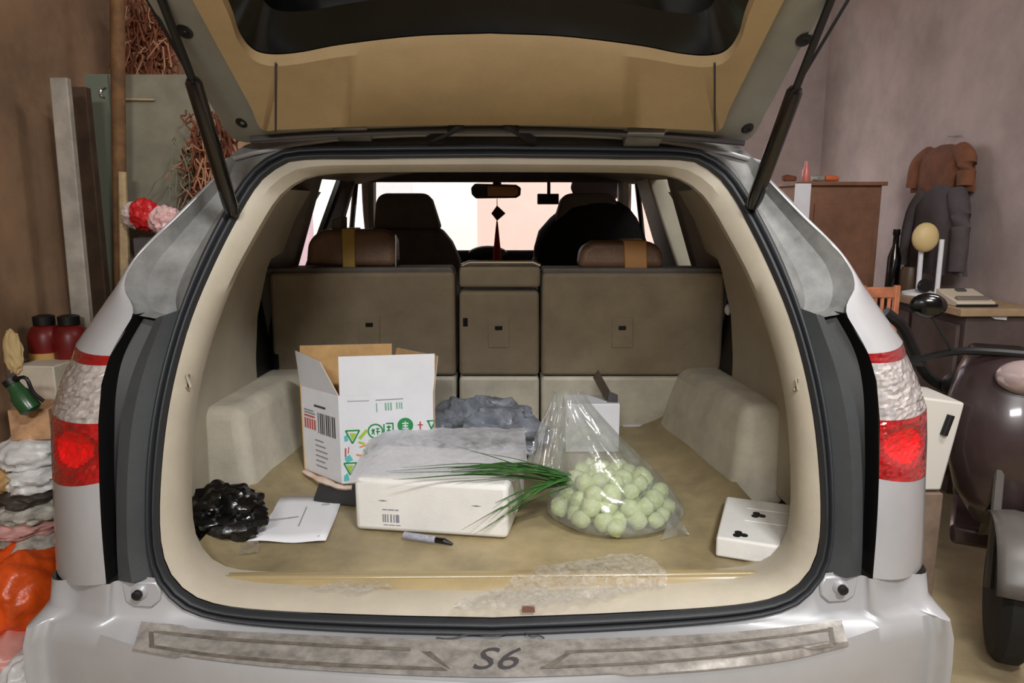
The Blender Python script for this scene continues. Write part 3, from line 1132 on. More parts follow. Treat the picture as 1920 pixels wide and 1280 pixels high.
# white foam box
fl, fr = PZ(667, 993, FL), PZ(952, 1011, FL)
ht = (P(665, 896, fl.y).z - FL)
e1 = (fr - fl)
e1.z = 0
e2 = Vector((.05, .27, 0))
bx = [fl, fr, fr + e2, fl + e2 + Vector((-.02, 0, 0))]
t = thing('foam_box', 'low white foam box in the middle of the boot, dark markings on its front', 'box', tuple((fl + fr) / 2 + e2 / 2))
up = Vector((0, 0, ht))
MB().hexa(bx, [p + up for p in bx]).build('box_body', M_foam, t, bevel=.012, bseg=3)


def on_face(o, ax, ay, n, x, y, lift=.0008):
    return o + ax * x + ay * y + n * lift


fn_ = Vector((e1.y, -e1.x, 0)).normalized()
ex, ey = e1.normalized(), Vector((0, 0, 1))
we = e1.length


def face_poly(o, ax, ay, n, pts, name, material, parent, lift=.0008):
    return MB().prism([on_face(o, ax, ay, n, x, y, lift) for x, y in pts], -n * .0006).build(name, material, parent, smooth=False)


def bars(o, ax, ay, n, x0, y0, widths, h, name, material, parent):
    g = MB()
    x = x0
    for k, w_ in enumerate(widths):
        if k % 2 == 0:
            g.prism([on_face(o, ax, ay, n, a, b_) for a, b_ in ((x, y0), (x + w_, y0), (x + w_, y0 + h), (x, y0 + h))], -n * .0006)
        x += w_
    return g.build(name, material, parent, smooth=False)


for cx_ in (.19, .80):
    face_poly(fl, ex, ey, fn_, [(we * cx_ - .013, ht * .60), (we * cx_, ht * .585), (we * cx_ + .013, ht * .60), (we * cx_, ht * .615)], 'hand_slot', M_ink, t)
bars(fl, ex, ey, fn_, we * .185, ht * .19, [.003, .002, .004, .003, .003, .005, .004, .004, .003, .003, .009], .021, 'printed_mark', M_ink, t)
bars(fl, ex, ey, fn_, we * .185, ht * .42, [.012, .002, .016, .002, .01], .003, 'printed_line', M_ink, t)
bars(fl, ex, ey, fn_, we * .19, ht * .13, [.012, .002, .016, .002, .012], .002, 'printed_line', M_ink, t)

# cling film bunched over the foam box
g = MB()
rows = []
for i in range(22):
    s = i / 21
    r_ = []
    for j in range(46):
        q_ = j / 45
        x = fl.x - .012 + (we + .06) * q_
        y = fl.y + .012 + (.27) * s + .02 * q_
        hump = .010 + .026 * math.sin(min(1, s * 1.15) * math.pi / 2) * (1 - .25 * abs(q_ - .45)) + .009 * noise.noise(Vector((q_ * 5, s * 4, 3))) + .005 * (1 - abs(noise.noise(Vector((q_ * 12, s * 9, 9)))) * 2)
        if q_ < .12:
            hump *= .2 + .8 * q_ / .12
        r_.append(Vector((x, y, FL + ht + max(.003, hump * (.15 + .85 * s)))))
    rows.append(r_)
rows.insert(0, [p + Vector((0, -.018, -.012 - .012 * noise.noise(Vector((p.x * 20, 0, 0))))) for p in rows[0]])
rows.append([p + Vector((0, .015, -.05)) for p in rows[-1]])
tag(g.grid(rows).build('cling_film', M_wrap, angle=60), 'crumpled clear film heaped on top of the white foam box', 'plastic film')

# open printed carton
fb = PZ(641, 906, FL + .012)
fbr = Vector((P(818, 900, fb.y + .03).x, fb.y + .03, fb.z))
lb_ = PZ(571, 878, FL + .012)
side = lb_ - fb
zc = P(642, 742, fb.y).z
zt = P(645, 668, fb.y).z
t = thing('carton', 'tall open white carton with green printing and raised flaps', 'carton', tuple((fb + fbr) / 2 + side / 2 - Vector((0, 0, .012))))
th = .004
fnr = (fbr - fb).cross(Vector((0, 0, 1))).normalized()
snr = -(side.cross(Vector((0, 0, 1)))).normalized()
if snr.x > 0:
    snr = -snr
hgt = Vector((0, 0, zc - fb.z))


def panel(a, b_, c, d, n, name, material, parent, thick=.004):
    return MB().prism([a, b_, c, d], -n * thick).build(name, material, parent, smooth=False)


def two_ply(a, b_, c, d, n, name, parent):
    """white outside, kraft inside"""
    o = MB().prism([a, b_, c, d], -n * .0015).build(name, M_white_card, parent, smooth=False)
    MB().prism([p - n * .0017 for p in (a, b_, c, d)], -n * .002).build('kraft_lining', M_kraft, o, smooth=False)
    return o


two_ply(fb, fbr, fbr + hgt, fb + hgt, fnr, 'front_wall', t)
two_ply(lb_, fb, fb + hgt, lb_ + hgt, snr, 'left_wall', t)
two_ply(fbr, fbr + side, fbr + side + hgt, fbr + hgt, -snr, 'right_wall', t)
two_ply(fbr + side, lb_, lb_ + hgt, fbr + side + hgt, -fnr, 'back_wall', t)
panel(fb, fbr, fbr + side, lb_, Vector((0, 0, 1)), 'base', M_kraft, t)
ft = Vector((0, 0, zt - zc))
two_ply(fb + hgt + Vector((.004, 0, 0)), fbr + hgt, fbr + hgt + ft + Vector((.003, -.004, .002)), fb + hgt + ft + Vector((.006, -.004, 0)), fnr, 'front_flap', t)
lf_out = Vector((-.035, -.03, (zt - zc) * .93))
two_ply(lb_ + hgt, fb + hgt, fb + hgt + Vector((-.03, -.02, (zt - zc) * .88)) + side * .12, lb_ + hgt + lf_out + Vector((.025, .03, .0)), snr, 'left_flap', t)
two_ply(fbr + side + hgt, lb_ + hgt, lb_ + hgt + ft + Vector((0, .02, .004)), fbr + side + hgt + ft + Vector((0, .02, .004)), -fnr, 'back_flap', t)
two_ply(fbr + hgt, fbr + side + hgt, fbr + side + hgt + ft * .95 + Vector((.02, 0, 0)), fbr + hgt + ft * .95 + Vector((.012, 0, 0)), -snr, 'right_flap', t)
# print on the front
fx, fy, wf = (fbr - fb).normalized(), Vector((0, 0, 1)), (fbr - fb).length
hz = zt - fb.z


def disc(cx, cy, r, r2=0, n=22):
    if r2:
        return [[(cx + r * math.cos(a), cy + r * math.sin(a)), (cx + r * math.cos(b_), cy + r * math.sin(b_)), (cx + r2 * math.cos(b_), cy + r2 * math.sin(b_)), (cx + r2 * math.cos(a), cy + r2 * math.sin(a))] for a, b_ in [(2 * math.pi * k / n, 2 * math.pi * (k + 1) / n) for k in range(n)]]
    return [[(cx + r * math.cos(2 * math.pi * k / n), cy + r * math.sin(2 * math.pi * k / n)) for k in range(n)]]


def prints(polys, material, lift=.0009, name='print', o=None, ax=None, n=None):
    g = MB()
    oo, aa, nn = (o or fb), (ax or fx), (n or fnr)
    for p_ in polys:
        g.prism([on_face(oo, aa, fy, nn, x, y, lift) for x, y in p_], -nn * .0006)
    o_ = g.build(name, material, t, smooth=False)
    o_['kind'] = 'stuff'
    return o_


def stroke(x0, y0, x1, y1, w_):
    d = Vector((x1 - x0, y1 - y0))
    n = Vector((-d.y, d.x)).normalized() * w_ / 2
    return [(x0 + n.x, y0 + n.y), (x0 - n.x, y0 - n.y), (x1 - n.x, y1 - n.y), (x1 + n.x, y1 + n.y)]


def fp(u, v):
    """pixel on the carton front -> face coordinates"""
    d = ray(u, v)
    k = (fb - CAM).dot(fnr) / d.dot(fnr)
    p = CAM + d * k
    return (p - fb).dot(fx), p.z - fb.z


def F(u, v):
    return fp(u, v)


k_ = F(700, 800)[0] - F(699, 800)[0]          # metres per pixel on the face
c1, c2_, c3_ = F(704, 808), F(728, 802), F(760, 797)
prints(disc(*c1, 15 * k_, 12 * k_), M_green)
prints(disc(*c3_, 15 * k_), M_green)
prints([stroke(c1[0] + a * k_, c1[1] + b_ * k_, c1[0] + c * k_, c1[1] + d * k_, 2.2 * k_) for a, b_, c, d in ((-6, 5, -2, -7), (-2, 5, -7, -6), (-8, 1, -1, 1), (1, 5, 8, 5), (4, 5, 4, -7), (1, -1, 9, -1))], M_green)
prints([stroke(c2_[0] + a * k_, c2_[1] + b_ * k_, c2_[0] + c * k_, c2_[1] + d * k_, 2.6 * k_) for a, b_, c, d in ((-8, 8, -8, -10), (-4, 9, 10, 9), (9, 9, 9, -10), (-3, 2, 5, 2), (-3, -5, 5, -5), (1, 5, 1, -9))], M_green)
prints([stroke(c3_[0] + a * k_, c3_[1] + b_ * k_, c3_[0] + c * k_, c3_[1] + d * k_, 2.2 * k_) for a, b_, c, d in ((-6, 4, 6, 4), (-5, -1, 5, -1), (0, 8, 0, -8), (-6, -6, 6, -6))], M_paper, .0014)
c4 = F(735, 762)
prints([stroke(c4[0] + a * k_, c4[1] + b_ * k_, c4[0] + a * k_ + .4 * k_, c4[1] + b_ * k_ - h_ * k_, w_ * k_) for a, b_, h_, w_ in ((-29, 8, 18, 2), (-12, 8, 15, 3), (-7, 8, 15, 2.5), (-2, 8, 15, 3), (9, 8, 13, 2.5), (14, 8, 12, 2), (18, 8, 13, 2.5))], mat('pale_green_print', (120, 176, 150), .6))
prints([stroke(*F(651, 752), *F(692, 751), 1.2 * k_), stroke(*F(704, 750), *F(756, 747), 1.6 * k_)], M_ink)
prints([stroke(*F(788, 790), *F(788, 804), 3 * k_), stroke(*F(783, 796), *F(793, 796), 2.4 * k_)], M_redp)
prints([stroke(*F(802, 788), *F(810, 806), 3 * k_), stroke(*F(816, 788), *F(808, 806), 3 * k_), stroke(*F(800, 789), *F(816, 788), 2.5 * k_)], M_green)


def tri(u, v, s, w_):
    a, b_, c = F(u - s, v - s * .8), F(u + s, v - s * .9), F(u, v + s)
    return [stroke(*a, *b_, w_ * k_), stroke(*b_, *c, w_ * k_), stroke(*c, *a, w_ * k_)]


prints(tri(661, 818, 13, 3) + tri(657, 878, 12, 3), M_green)
prints([[F(655, 812), F(668, 812), F(661, 826)], [F(650, 872), F(663, 872), F(657, 886)]], M_lime)
prints([stroke(*F(674, 822), *F(688, 806), 6 * k_), stroke(*F(672, 828), *F(684, 832), 4 * k_)], M_lime, .0011)
prints([stroke(*F(674, 838), *F(694, 832), 3 * k_), stroke(*F(668, 852), *F(690, 856), 4 * k_), stroke(*F(700, 836), *F(710, 830), 3.5 * k_)], M_orangep)
prints([stroke(*F(682, 842), *F(690, 852), 4 * k_), stroke(*F(690, 838), *F(684, 854), 3 * k_)], M_green, .0011)
prints([[F(646, 858), F(656, 852), F(662, 862), F(650, 868)], [F(645, 892), F(652, 886), F(656, 900), F(645, 902)], [F(645, 818), F(652, 814), F(653, 826), F(646, 828)]], M_teal)
prints([stroke(*F(648, 840), *F(648, 856), 3 * k_), stroke(*F(654, 838), *F(653, 850), 2 * k_)], M_redp)
# print on the left wall
sx2 = (-side).normalized()
ws_ = side.length


def sprint(polys, material):
    g = MB()
    for p_ in polys:
        g.prism([lb_ + sx2 * x * ws_ + Vector((0, 0, y * hgt.z)) + snr * .0009 for x, y in p_], -snr * .0006)
    return g.build('print', material, t, smooth=False)


def rect(x0, y0, x1, y1):
    return [(x0, y0), (x1, y0), (x1, y1), (x0, y1)]


sprint([rect(.45 + .052 * k, .50, .45 + .052 * k + (.03 if k % 3 else .018), .74) for k in range(9)], M_darkink)
sprint([rect(.36, .80, .66, .825)], M_darkink)
sprint([rect(.08 + .065 * k, .52, .12 + .065 * k, .64) for k in range(5)] + [rect(.08, .66, .36, .68)], M_redp)
sprint([rect(.08, .70, .38, .715), rect(.08, .73, .34, .745)] + [rect(.35, .1 + .06 * k, .35 + .35 * random.uniform(.5, 1), .115 + .06 * k) for k in range(6)], M_ink)

# what lies under the carton
a = [PZ(u, v, FL + .001) for u, v in ((588, 940), (600, 905), (668, 905), (668, 950))]
tag(MB().prism(a, (0, 0, .008)).build('dark_sheet', mat('dark_rubber', (44, 44, 46), .7), bevel=.002), 'dark rubber sheet poking out under the tall carton', 'sheet')
g = MB()
pth = catmull([PZ(u, v, FL + .012) for u, v in ((572, 884), (590, 894), (615, 905), (640, 914), (660, 914))], 16)
g.tube(pth, [.010 + .016 * abs(noise.noise(Vector((k * .9, .3, 0)))) for k in range(16)], 10, flat=.55)
tag(g.build('plastic_strip', mat('pinkish_white_plastic', (226, 220, 208), .4, var=.3, vscale=25, col2=(220, 178, 156))), 'pinkish white plastic strip along the foot of the tall carton', 'plastic strip')

# slate grey bag
g = crumple((-.055, 2.36, .76), (.18, .115, .105), .75, 1.5, 3, flat_bottom=FL)
tag(g.build('grey_plastic_bag', M_greybag, smooth=True, angle=25), 'crumpled slate grey plastic bag behind the white foam box', 'plastic bag')

# white carton behind the vegetables
t = thing('small_carton', 'small white carton with a dark flap standing behind the bag of vegetables', 'carton', (.30, 2.42, FL))
a0, a1 = P(1060, 820, 2.36), P(1161, 820, 2.36)
zt2 = P(1161, 757, 2.36).z
bsz = [Vector((a0.x, 2.36, FL)), Vector((a1.x, 2.36, FL)), Vector((a1.x, 2.48, FL)), Vector((a0.x, 2.48, FL))]
MB().hexa(bsz, [Vector((p.x, p.y, zt2)) for p in bsz]).build('box_body', M_white_card, t, bevel=.003)
q4 = [P(1112, 708, 2.40), P(1122, 694, 2.40), P(1156, 755, 2.42), P(1138, 757, 2.40)]
MB().prism(q4, (0, .006, 0)).build('flap', mat('dark_board', (74, 62, 48), .8, var=.3, vscale=40), t, smooth=False)
MB().prism([Vector((a1.x - .04, 2.38, zt2 + .001)), Vector((a1.x - .005, 2.375, zt2 + .001)), Vector((a1.x - .002, 2.40, zt2 + .02)), Vector((a1.x - .03, 2.41, zt2 + .03))], (0, .004, 0)).build('folded_edge', M_darkink, t, smooth=False)

# vegetables
cv, rv = (0.300, 1.842), (.172, .145)
pts = []
for layer in range(3):
    zl = FL + .025 + .036 * layer
    sh = (1, .93, .80)[layer]
    yo = .010 * layer
    xo = (0, -.006, -.020)[layer]
    step = .047
    for iy in range(-5, 6):
        for ix in range(-6, 7):
            x = (ix + .5 * ((iy + layer) % 2)) * step + random.uniform(-.008, .008)
            y = iy * step * .87 + random.uniform(-.008, .008)
            if (x / (rv[0] * sh - .02)) ** 2 + (y / (rv[1] * sh - .02)) ** 2 <= 1:
                z_ = zl + random.uniform(-.004, .006) - .10 * max(0, -y - .05) * layer
                pts.append((Vector((cv[0] + x + xo, cv[1] + y + yo, max(z_, FL + .022))), random.uniform(.020, .0265)))
vm = []
for k in range(4):
    g = MB()
    off = Vector((k * 5.3, 1, 2))
    g.ball((0, 0, 0), 1.0, 16, 10, lambda d: 1 + .22 * noise.noise(d * 1.5 + off) + .10 * (1 - abs(noise.noise(d * 2.6 + off)) * 2))
    me = bpy.data.meshes.new('round_vegetable')
    me.from_pydata([tuple(v) for v in g.v], [], g.f)
    me.polygons.foreach_set('use_smooth', [True] * len(me.polygons))
    me.materials.append(M_veg)
    vm.append(me)
for k, (p, r) in enumerate(pts):
    o = bpy.data.objects.new('round_vegetable', vm[k % 4])
    C.objects.link(o)
    o.location = p
    o.scale = (r * random.uniform(.92, 1.12), r * random.uniform(.92, 1.12), r * random.uniform(.85, 1.0))
    o.rotation_euler = (random.random() * 6, random.random() * 6, random.random() * 6)
    tag(o, 'pale green round vegetable inside the clear plastic bag', 'vegetable', 'vegetables in the clear bag')

# clear bag around them
secs = [(FL + .0015, .298, 1.842, .150, .126), (.712, .300, 1.842, .177, .150), (.745, .292, 1.846, .168, .150), (.785, .277, 1.856, .149, .140), (.825, .257, 1.87, .127, .118), (.865, .238, 1.882, .104, .088), (.905, .218, 1.892, .084, .06), (.945, .200, 1.90, .063, .04), (.985, .183, 1.905, .045, .026), (1.012, .176, 1.905, .036, .018)]
cs = catmull([Vector((s[1], s[2], s[0])) for s in secs], 44)
rs = catmull([Vector((s[3], s[4], 0)) for s in secs], 44)
rows = []
for i, (c, rd) in enumerate(zip(cs, rs)):
    r_ = []
    h_ = i / 43
    for k in range(72):
        q_ = 2 * math.pi * k / 72
        pl = .015 + .16 * h_ ** 1.5
        e = 1 + pl * (1 - 2 * abs(noise.noise(Vector((math.cos(q_) * 2.6, math.sin(q_) * 2.6, c.z * 3))))) + .02 * noise.noise(Vector((math.cos(q_) * 6, math.sin(q_) * 6, c.z * 30)))
        r_.append(c + Vector((math.cos(q_) * rd.x * e, math.sin(q_) * rd.y * e, .012 * h_ * noise.noise(Vector((math.cos(q_) * 3, math.sin(q_) * 3, 4))))))
    rows.append(r_)
t = thing('vegetable_bag', 'clear plastic bag full of pale green vegetables, gathered at the top', 'plastic bag', (.30, 1.865, FL))
g = MB().grid(rows, True)
g.f.append(tuple(range(72)))
g.build('bag_body', M_bagfilm, t, angle=180)
wing = []
for i in range(10):
    s = i / 9
    r_ = []
    for j in range(14):
        q_ = j / 13
        a = P(985, 872, 1.86).lerp(P(1032, 752, 1.90), q_)
        b_ = P(1045, 900, 1.80).lerp(P(1072, 748, 1.90), q_)
        p = a.lerp(b_, s)
        p.y += .018 * math.sin(s * 9 + q_ * 3) + .01 * noise.noise(Vector((s * 4, q_ * 4, 0)))
        r_.append(p)
    wing.append(r_)
MB().grid(wing).build('loose_fold', M_bagfilm, t, angle=180)
tail = []
for i in range(6):
    s = i / 5
    a, b_ = PZ(1240, 1012, FL + .004), PZ(1262, 955, FL + .05)
    tp = PZ(1292, 1000, FL + .004)
    tail.append([a.lerp(tp, s) + Vector((0, 0, .001)), a.lerp(b_, .5).lerp(tp, s) + Vector((0, 0, .008 * math.sin(s * 5))), b_.lerp(tp, s)])
MB().grid(tail).build('corner_tail', M_bagfilm, t, angle=180)

# green onions poking out of the bag
t = thing('green_onion_bunch', 'bunch of long green onion leaves reaching from vegetable bag over foam box', 'green onions', tuple(PZ(1010, 960, FL)))
start = P(1052, 902, 1.80)
ztop = FL + ht + .012
spec = []
for k in range(10):
    spec.append(((random.uniform(835, 905), random.uniform(872, 890)), .0065))
for k in range(5):
    spec.append(((random.uniform(700, 820), random.uniform(876, 900)), .0036))
spec.append(((848, 834), .0034))
spec.append(((880, 846), .0028))
for k in range(6):
    spec.append(((random.uniform(915, 965), random.uniform(935, 972)), .0065))
for k in range(3):
    spec.append(((random.uniform(850, 905), random.uniform(985, 1008)), .0036))
for (u, v), r in spec:
    s0 = start + Vector((random.uniform(-.005, .03), random.uniform(-.02, .02), random.uniform(-.02, .02)))
    low = v > 930
    yend = fr.y - random.uniform(.015, .05) if low else fl.y + random.uniform(0.0, .05)
    if not low and v > 885:
        yend = fr.y - .012
    e = P(u, v, yend)
    if not low and v < 886:
        e.z = max(e.z, ztop)
    m_ = s0.lerp(e, .5) + Vector((random.uniform(-.01, .01), random.uniform(-.012, .005), .012))
    if not low:
        m_.z = max(m_.z, ztop + .01)
    ptsl = catmull([s0, m_, e], 12)
    MB().tube(ptsl, [r * (1 - .85 * (i / 11) ** 2) for i in range(12)], 6, flat=.45).build('leaf', M_onion, t)
# marker with a label in front of the foam box
t = thing('marker', 'black marker with a grey label lying before the foam box', 'marker', tuple(PZ(800, 1012, FL)))
a, b_ = PZ(758, 1003, FL + .009), PZ(832, 1014, FL + .009)
MB().tube([a + (b_ - a) * .1, b_], .008, 14).build('barrel', M_gloss_black, t)
MB().tube([b_, b_ + (b_ - a) * .22 + Vector((0, 0, -.005))], [.008, .003], 10).build('tip', M_black, t)
MB().tube([a, a + (b_ - a) * .8], .0088, 14).build('label_sleeve', mat('label_paper', (168, 172, 186), .6, var=.2, vscale=90), t)

# sheet of paper
a = [PZ(u, v, FL + .004) for u, v in ((458, 1015), (611, 1015), (646, 924), (500, 935))]
t = thing('paper_sheet', 'white printed sheet of paper lying flat beside the black bag', 'paper', tuple(sum(a, Vector()) / 4))
g = MB()
g.grid([[a[0].lerp(a[1], i / 10).lerp(a[3].lerp(a[2], i / 10), j / 6) + Vector((0, 0, .003 * math.sin(i * .8 + j))) for i in range(11)] for j in range(7)])
g.build('sheet', M_paper, t, solid=.0008)
g = MB()
for u0, v0, u1, v1 in ((560, 985, 575, 950), (603, 945, 618, 944), (596, 1005, 599, 1004), (500, 975, 560, 968)):
    p0, p1 = PZ(u0, v0, FL + .0085), PZ(u1, v1, FL + .0085)
    g.tube([p0, p1], .0012, 4)
g.build('printed_lines', M_ink, t)
# crumpled black bag
c = PZ(414, 1018, FL)
t0 = crumple((c.x, c.y + .03, FL + .062), (.092, .075, .066), .62, 1.5, 11, flat_bottom=FL + .004)
tag(t0.build('black_plastic_bag', M_blackbag, angle=28), 'crumpled glossy black plastic bag in the left corner of the boot', 'plastic bag')
# milky plastic under it
rows = []
for i in range(10):
    r_ = []
    for j in range(16):
        u = 362 + (485 - 362) * j / 15
        v = 1008 + (1056 - 1008) * i / 9 - 20 * (j / 15) * (i / 9)
        p = PZ(u, v, FL + .002)
        p.z += .012 * abs(noise.noise(Vector((j * .5, i * .6, 0))))
        r_.append(p)
    rows.append(r_)
tag(MB().grid(rows).build('milky_film', film('milky_film', (226, 214, 194), .45, .2, .8, 40, .2, .5), angle=60), 'milky plastic film lying under the black bag', 'plastic film')

# foam block with trefoil holes
bl, br, rl_ = PZ(1341, 1043, FL), PZ(1472, 1064, FL), Vector((0, 0, 0))
f1 = (br - bl)
f1.z = 0
f2 = Vector((-f1.y, f1.x, 0)).normalized() * .265
f1x = f1 * 1.22
hb = P(1342, 1006, bl.y).z - FL
t = thing('foam_block', 'white foam block with two black trefoil holes at the right of boot', 'foam block', tuple(bl + f1x / 2 + f2 / 2))
bs = [bl, bl + f1x, bl + f1x + f2, bl + f2]
MB().hexa(bs, [p + Vector((0, 0, hb)) for p in bs]).build('block', M_foam, t, bevel=.006, bseg=3)
for u, v in ((1421, 966), (1387, 1002)):
    c = PZ(u, v, FL + hb)
    g = MB()
    for k in range(3):
        an = math.pi / 2 + k * 2 * math.pi / 3
        g.lathe([(.009, -.003), (.009, .0016), (.006, .002)], c + Vector((math.cos(an) * .010, math.sin(an) * .010, 0)), 'Z', 14)
    g.lathe([(.008, -.003), (.008, .0015)], c, 'Z', 12)
    g.build('trefoil_hole', M_black, t)
for k in (.45, .75):
    a, b_ = bl + f2 * k + f1x * .3, bl + f2 * k + f1x * .98
    MB().tube([a + Vector((0, 0, hb)), b_ + Vector((0, 0, hb))], .0014, 4).build('moulded_ridge', M_foam, t)

# scraps of film on the sill
rows = []
ctr = px_curve([(850, 1140), (960, 1122), (1060, 1105), (1150, 1090), (1210, 1085), (1250, 1098)], 48)
for i in range(11):
    s = i / 10 - .5
    r_ = []
    for j, (u, v) in enumerate(ctr):
        wdt = (8 + 56 * math.sin((j + .5) / 48 * math.pi) ** .8) * (1 + .35 * noise.noise(Vector((j * .45, s * 2, 1))))
        p = PZ(u, v + s * wdt, .688)
        p.z += .004 + .02 * abs(noise.noise(Vector((j * .33, i * .45, 5)))) * (1 - abs(s))
        p.z = max(p.z, .714 - max(0, 1.50 - p.y) * .6)
        r_.append(p)
    rows.append(r_)
tag(MB().grid(rows).build('clear_film_scrap', M_scrap, angle=30), 'crinkled strip of clear film lying across the boot sill', 'plastic film')
rows = []
for i in range(6):
    rows.append([PZ(580 + 12 * j + 4 * math.sin(i * 2.3), 1100 + (i - 2.5) * 4.4 * math.sin((j + .6) / 14.2 * math.pi) + 3 * math.sin(j), .694) + Vector((0, 0, .008 * abs(noise.noise(Vector((j * .6, i * .7, 2)))))) for j in range(14)])
tag(MB().grid(rows).build('small_film_scrap', M_scrap, angle=30), 'small scrap of clear film on the sill left of the long strip', 'plastic film')
p = [onap(u, v, -.004) for u, v in ((978, 1137), (1002, 1136), (1003, 1148), (979, 1148))]
tag(MB().prism(p, (0, .004, 0)).build('sticker', mat('brown_sticker', (122, 84, 70), .6), smooth=False), 'small brown sticker on the sill trim at its lower middle', 'sticker')

# ================================================================== clutter left of the car
M_wood = mat('brown_wood', (118, 84, 50), .8, var=.3, vscale=14)
M_palewood = mat('pale_wood', (186, 160, 122), .8, var=.2, vscale=14)
t = thing('glass_sheet', 'tall grey-green sheet of glass leaning on the left wall', 'glass sheet', (-1.45, 3.15, 0))
M_sheet = mat('grey_green_glass', (138, 134, 116), .4, var=.2, vscale=3)
xa, xb, zt_ = P(165, 150, 3.15).x, P(405, 150, 3.15).x, P(285, 140, 3.15).z
MB().box(((xa + xb) / 2, 3.15, zt_ / 2), (xb - xa, .012, zt_)).build('sheet', M_sheet, t, smooth=False)
MB().box((xa + .045, 3.135, zt_ / 2), (.09, .018, zt_ - .01)).build('edge_band', mat('green_edge', (110, 118, 104), .4), t, smooth=False)
MB().tube([P(232, 186, 3.13), P(290, 187, 3.13)], .004, 6).build('tape_strip', M_palewood, t)
MB().tube(catmull([P(199, 165, 3.13), P(189, 170, 3.12), P(189, 178, 3.12), P(197, 184, 3.13)], 10), .006, 8).build('hook', M_chrome, t)
a, b_ = P(219, -60, 3.04), P(226, 560, 3.06)
tag(MB().tube([Vector((b_.x, b_.y, 0)), b_, a], .026, 10).build('brown_pole', M_wood), 'long brown wooden pole standing before the grey-green glass', 'pole')
a, b_ = P(229, 322, 3.0), P(236, 560, 3.0)
tag(MB().tube([Vector((b_.x, b_.y, 0)), b_, a], [.022, .022, .016], 8).build('pale_stick', M_palewood), 'shorter pale wooden stick in front of the brown pole', 'stick')
a, b_ = P(108, 145, 2.72), P(146, 620, 2.72)
w_ = .038
g = MB().hexa([Vector((b_.x - w_, 2.72, 0)), Vector((b_.x + w_, 2.72, 0)), Vector((b_.x + w_, 2.75, 0)), Vector((b_.x - w_, 2.75, 0))], [a + Vector((-w_ * .8, 0, 0)), a + Vector((w_ * .8, 0, 0)), a + Vector((w_ * .8, .03, 0)), a + Vector((-w_ * .8, .03, 0))])
tag(g.build('grey_plank', mat('weathered_grey_board', (158, 150, 138), .8, var=.2, vscale=9), bevel=.004), 'weathered grey plank standing at the far left by the wall', 'plank')
g = MB().box((P(148, 300, 2.9).x, 2.95, P(148, 160, 2.9).z / 2), (.07, .04, P(148, 160, 2.9).z))
tag(g.build('dark_board', mat('dark_brown_board', (70, 52, 36), .85, var=.3, vscale=10), bevel=.004), 'dark brown board between the grey plank and the glass', 'board')


def tangle(name, box, Y, n, cols, label, r=(.002, .005)):
    g = MB()
    for k in range(n):
        u, v = random.uniform(box[0], box[2]), random.uniform(box[1], box[3])
        y = Y + random.uniform(-.05, .05)
        p = [P(u, v, y)]
        for s in range(4):
            p.append(p[-1] + Vector((random.uniform(-.04, .04), random.uniform(-.02, .02), random.uniform(-.10, .03))))
        g.tube(catmull(p, 10), random.uniform(*r), 5)
    o = g.build(name, cols, smooth=True)
    return tag(o, label, 'straw', kind='stuff')


M_straw = mat('orange_straw', (140, 84, 52), .85, var=.5, vscale=9, col2=(80, 38, 26))
M_straw2 = mat('pale_straw', (190, 150, 118), .85, var=.4, vscale=9, col2=(150, 84, 60))
M_straw3 = mat('grey_straw', (120, 122, 100), .85)
tangle('straw_tangle', (236, -20, 320, 125), 3.3, 190, M_straw, 'tangle of rust coloured straw above the glass sheet')
tangle('straw_tangle', (238, -20, 320, 100), 3.26, 16, M_straw2, 'loose pale strands hanging in the upper rust straw', (.0018, .004))
tangle('straw_tangle', (355, 205, 430, 380), 3.0, 190, M_straw, 'tangle of rust coloured straw behind the left gas strut')
tangle('straw_tangle', (350, 215, 430, 390), 2.95, 34, M_straw2, 'loose pale strands hanging by the left gas strut', (.0018, .004))
tangle('straw_tangle', (318, 240, 352, 360), 2.98, 14, M_straw3, 'grey-green dry stalks beside the rust straw', (.0018, .004))
# cupboard that carries the wrappers
t = thing('dark_cupboard', 'dark grey cupboard mostly hidden behind the car flank at left', 'cupboard', (-1.22, 2.98, 0))
MB().box((-1.21, 2.98, .69), (.36, .3, 1.38)).build('body', mat('dark_cupboard_paint', (70, 64, 66), .7, var=.15), t, bevel=.006)
MB().box((-1.21, 2.825, .8), (.30, .012, .9)).build('door', mat('dark_cupboard_paint', (70, 64, 66), .7), t, bevel=.003)
M_redw = mat('red_wrapper', (196, 36, 40), .4)
M_whitew = mat('white_wrapper', (226, 214, 210), .4, var=.2, vscale=18, col2=(222, 150, 150))
g = crumple(P(272, 402, 2.92), (.055, .05, .06), .35, 2, 5)
tag(g.build('red_wrapper', M_redw, angle=30), 'crumpled bright red wrapper on the dark cupboard', 'wrapper')
g = crumple(P(312, 415, 2.9), (.06, .05, .055), .4, 2, 8)
tag(g.build('white_wrapper', M_whitew, angle=30), 'pink and white crumpled wrapper just behind the car flank', 'wrapper')
g = crumple(P(252, 404, 2.97), (.045, .04, .05), .35, 2, 18)
tag(g.build('pale_wrapper', mat('pale_wrapper', (206, 186, 180), .5), angle=30), 'pale wrapper left of the bright red one', 'wrapper')

# heap on the left
def px_box(name, label, cat, u0, v0, u1, v1, Y, depth, material, rz=0.0, bevel=.004, sub=None):
    a, b_ = P(u0, v1, Y), P(u1, v0, Y)
    g = MB().box(((a.x + b_.x) / 2, Y + depth / 2, (a.z + b_.z) / 2), (abs(b_.x - a.x), depth, abs(b_.z - a.z)), rz=rz)
    return tag(g.build(name, material, bevel=bevel), label, cat)


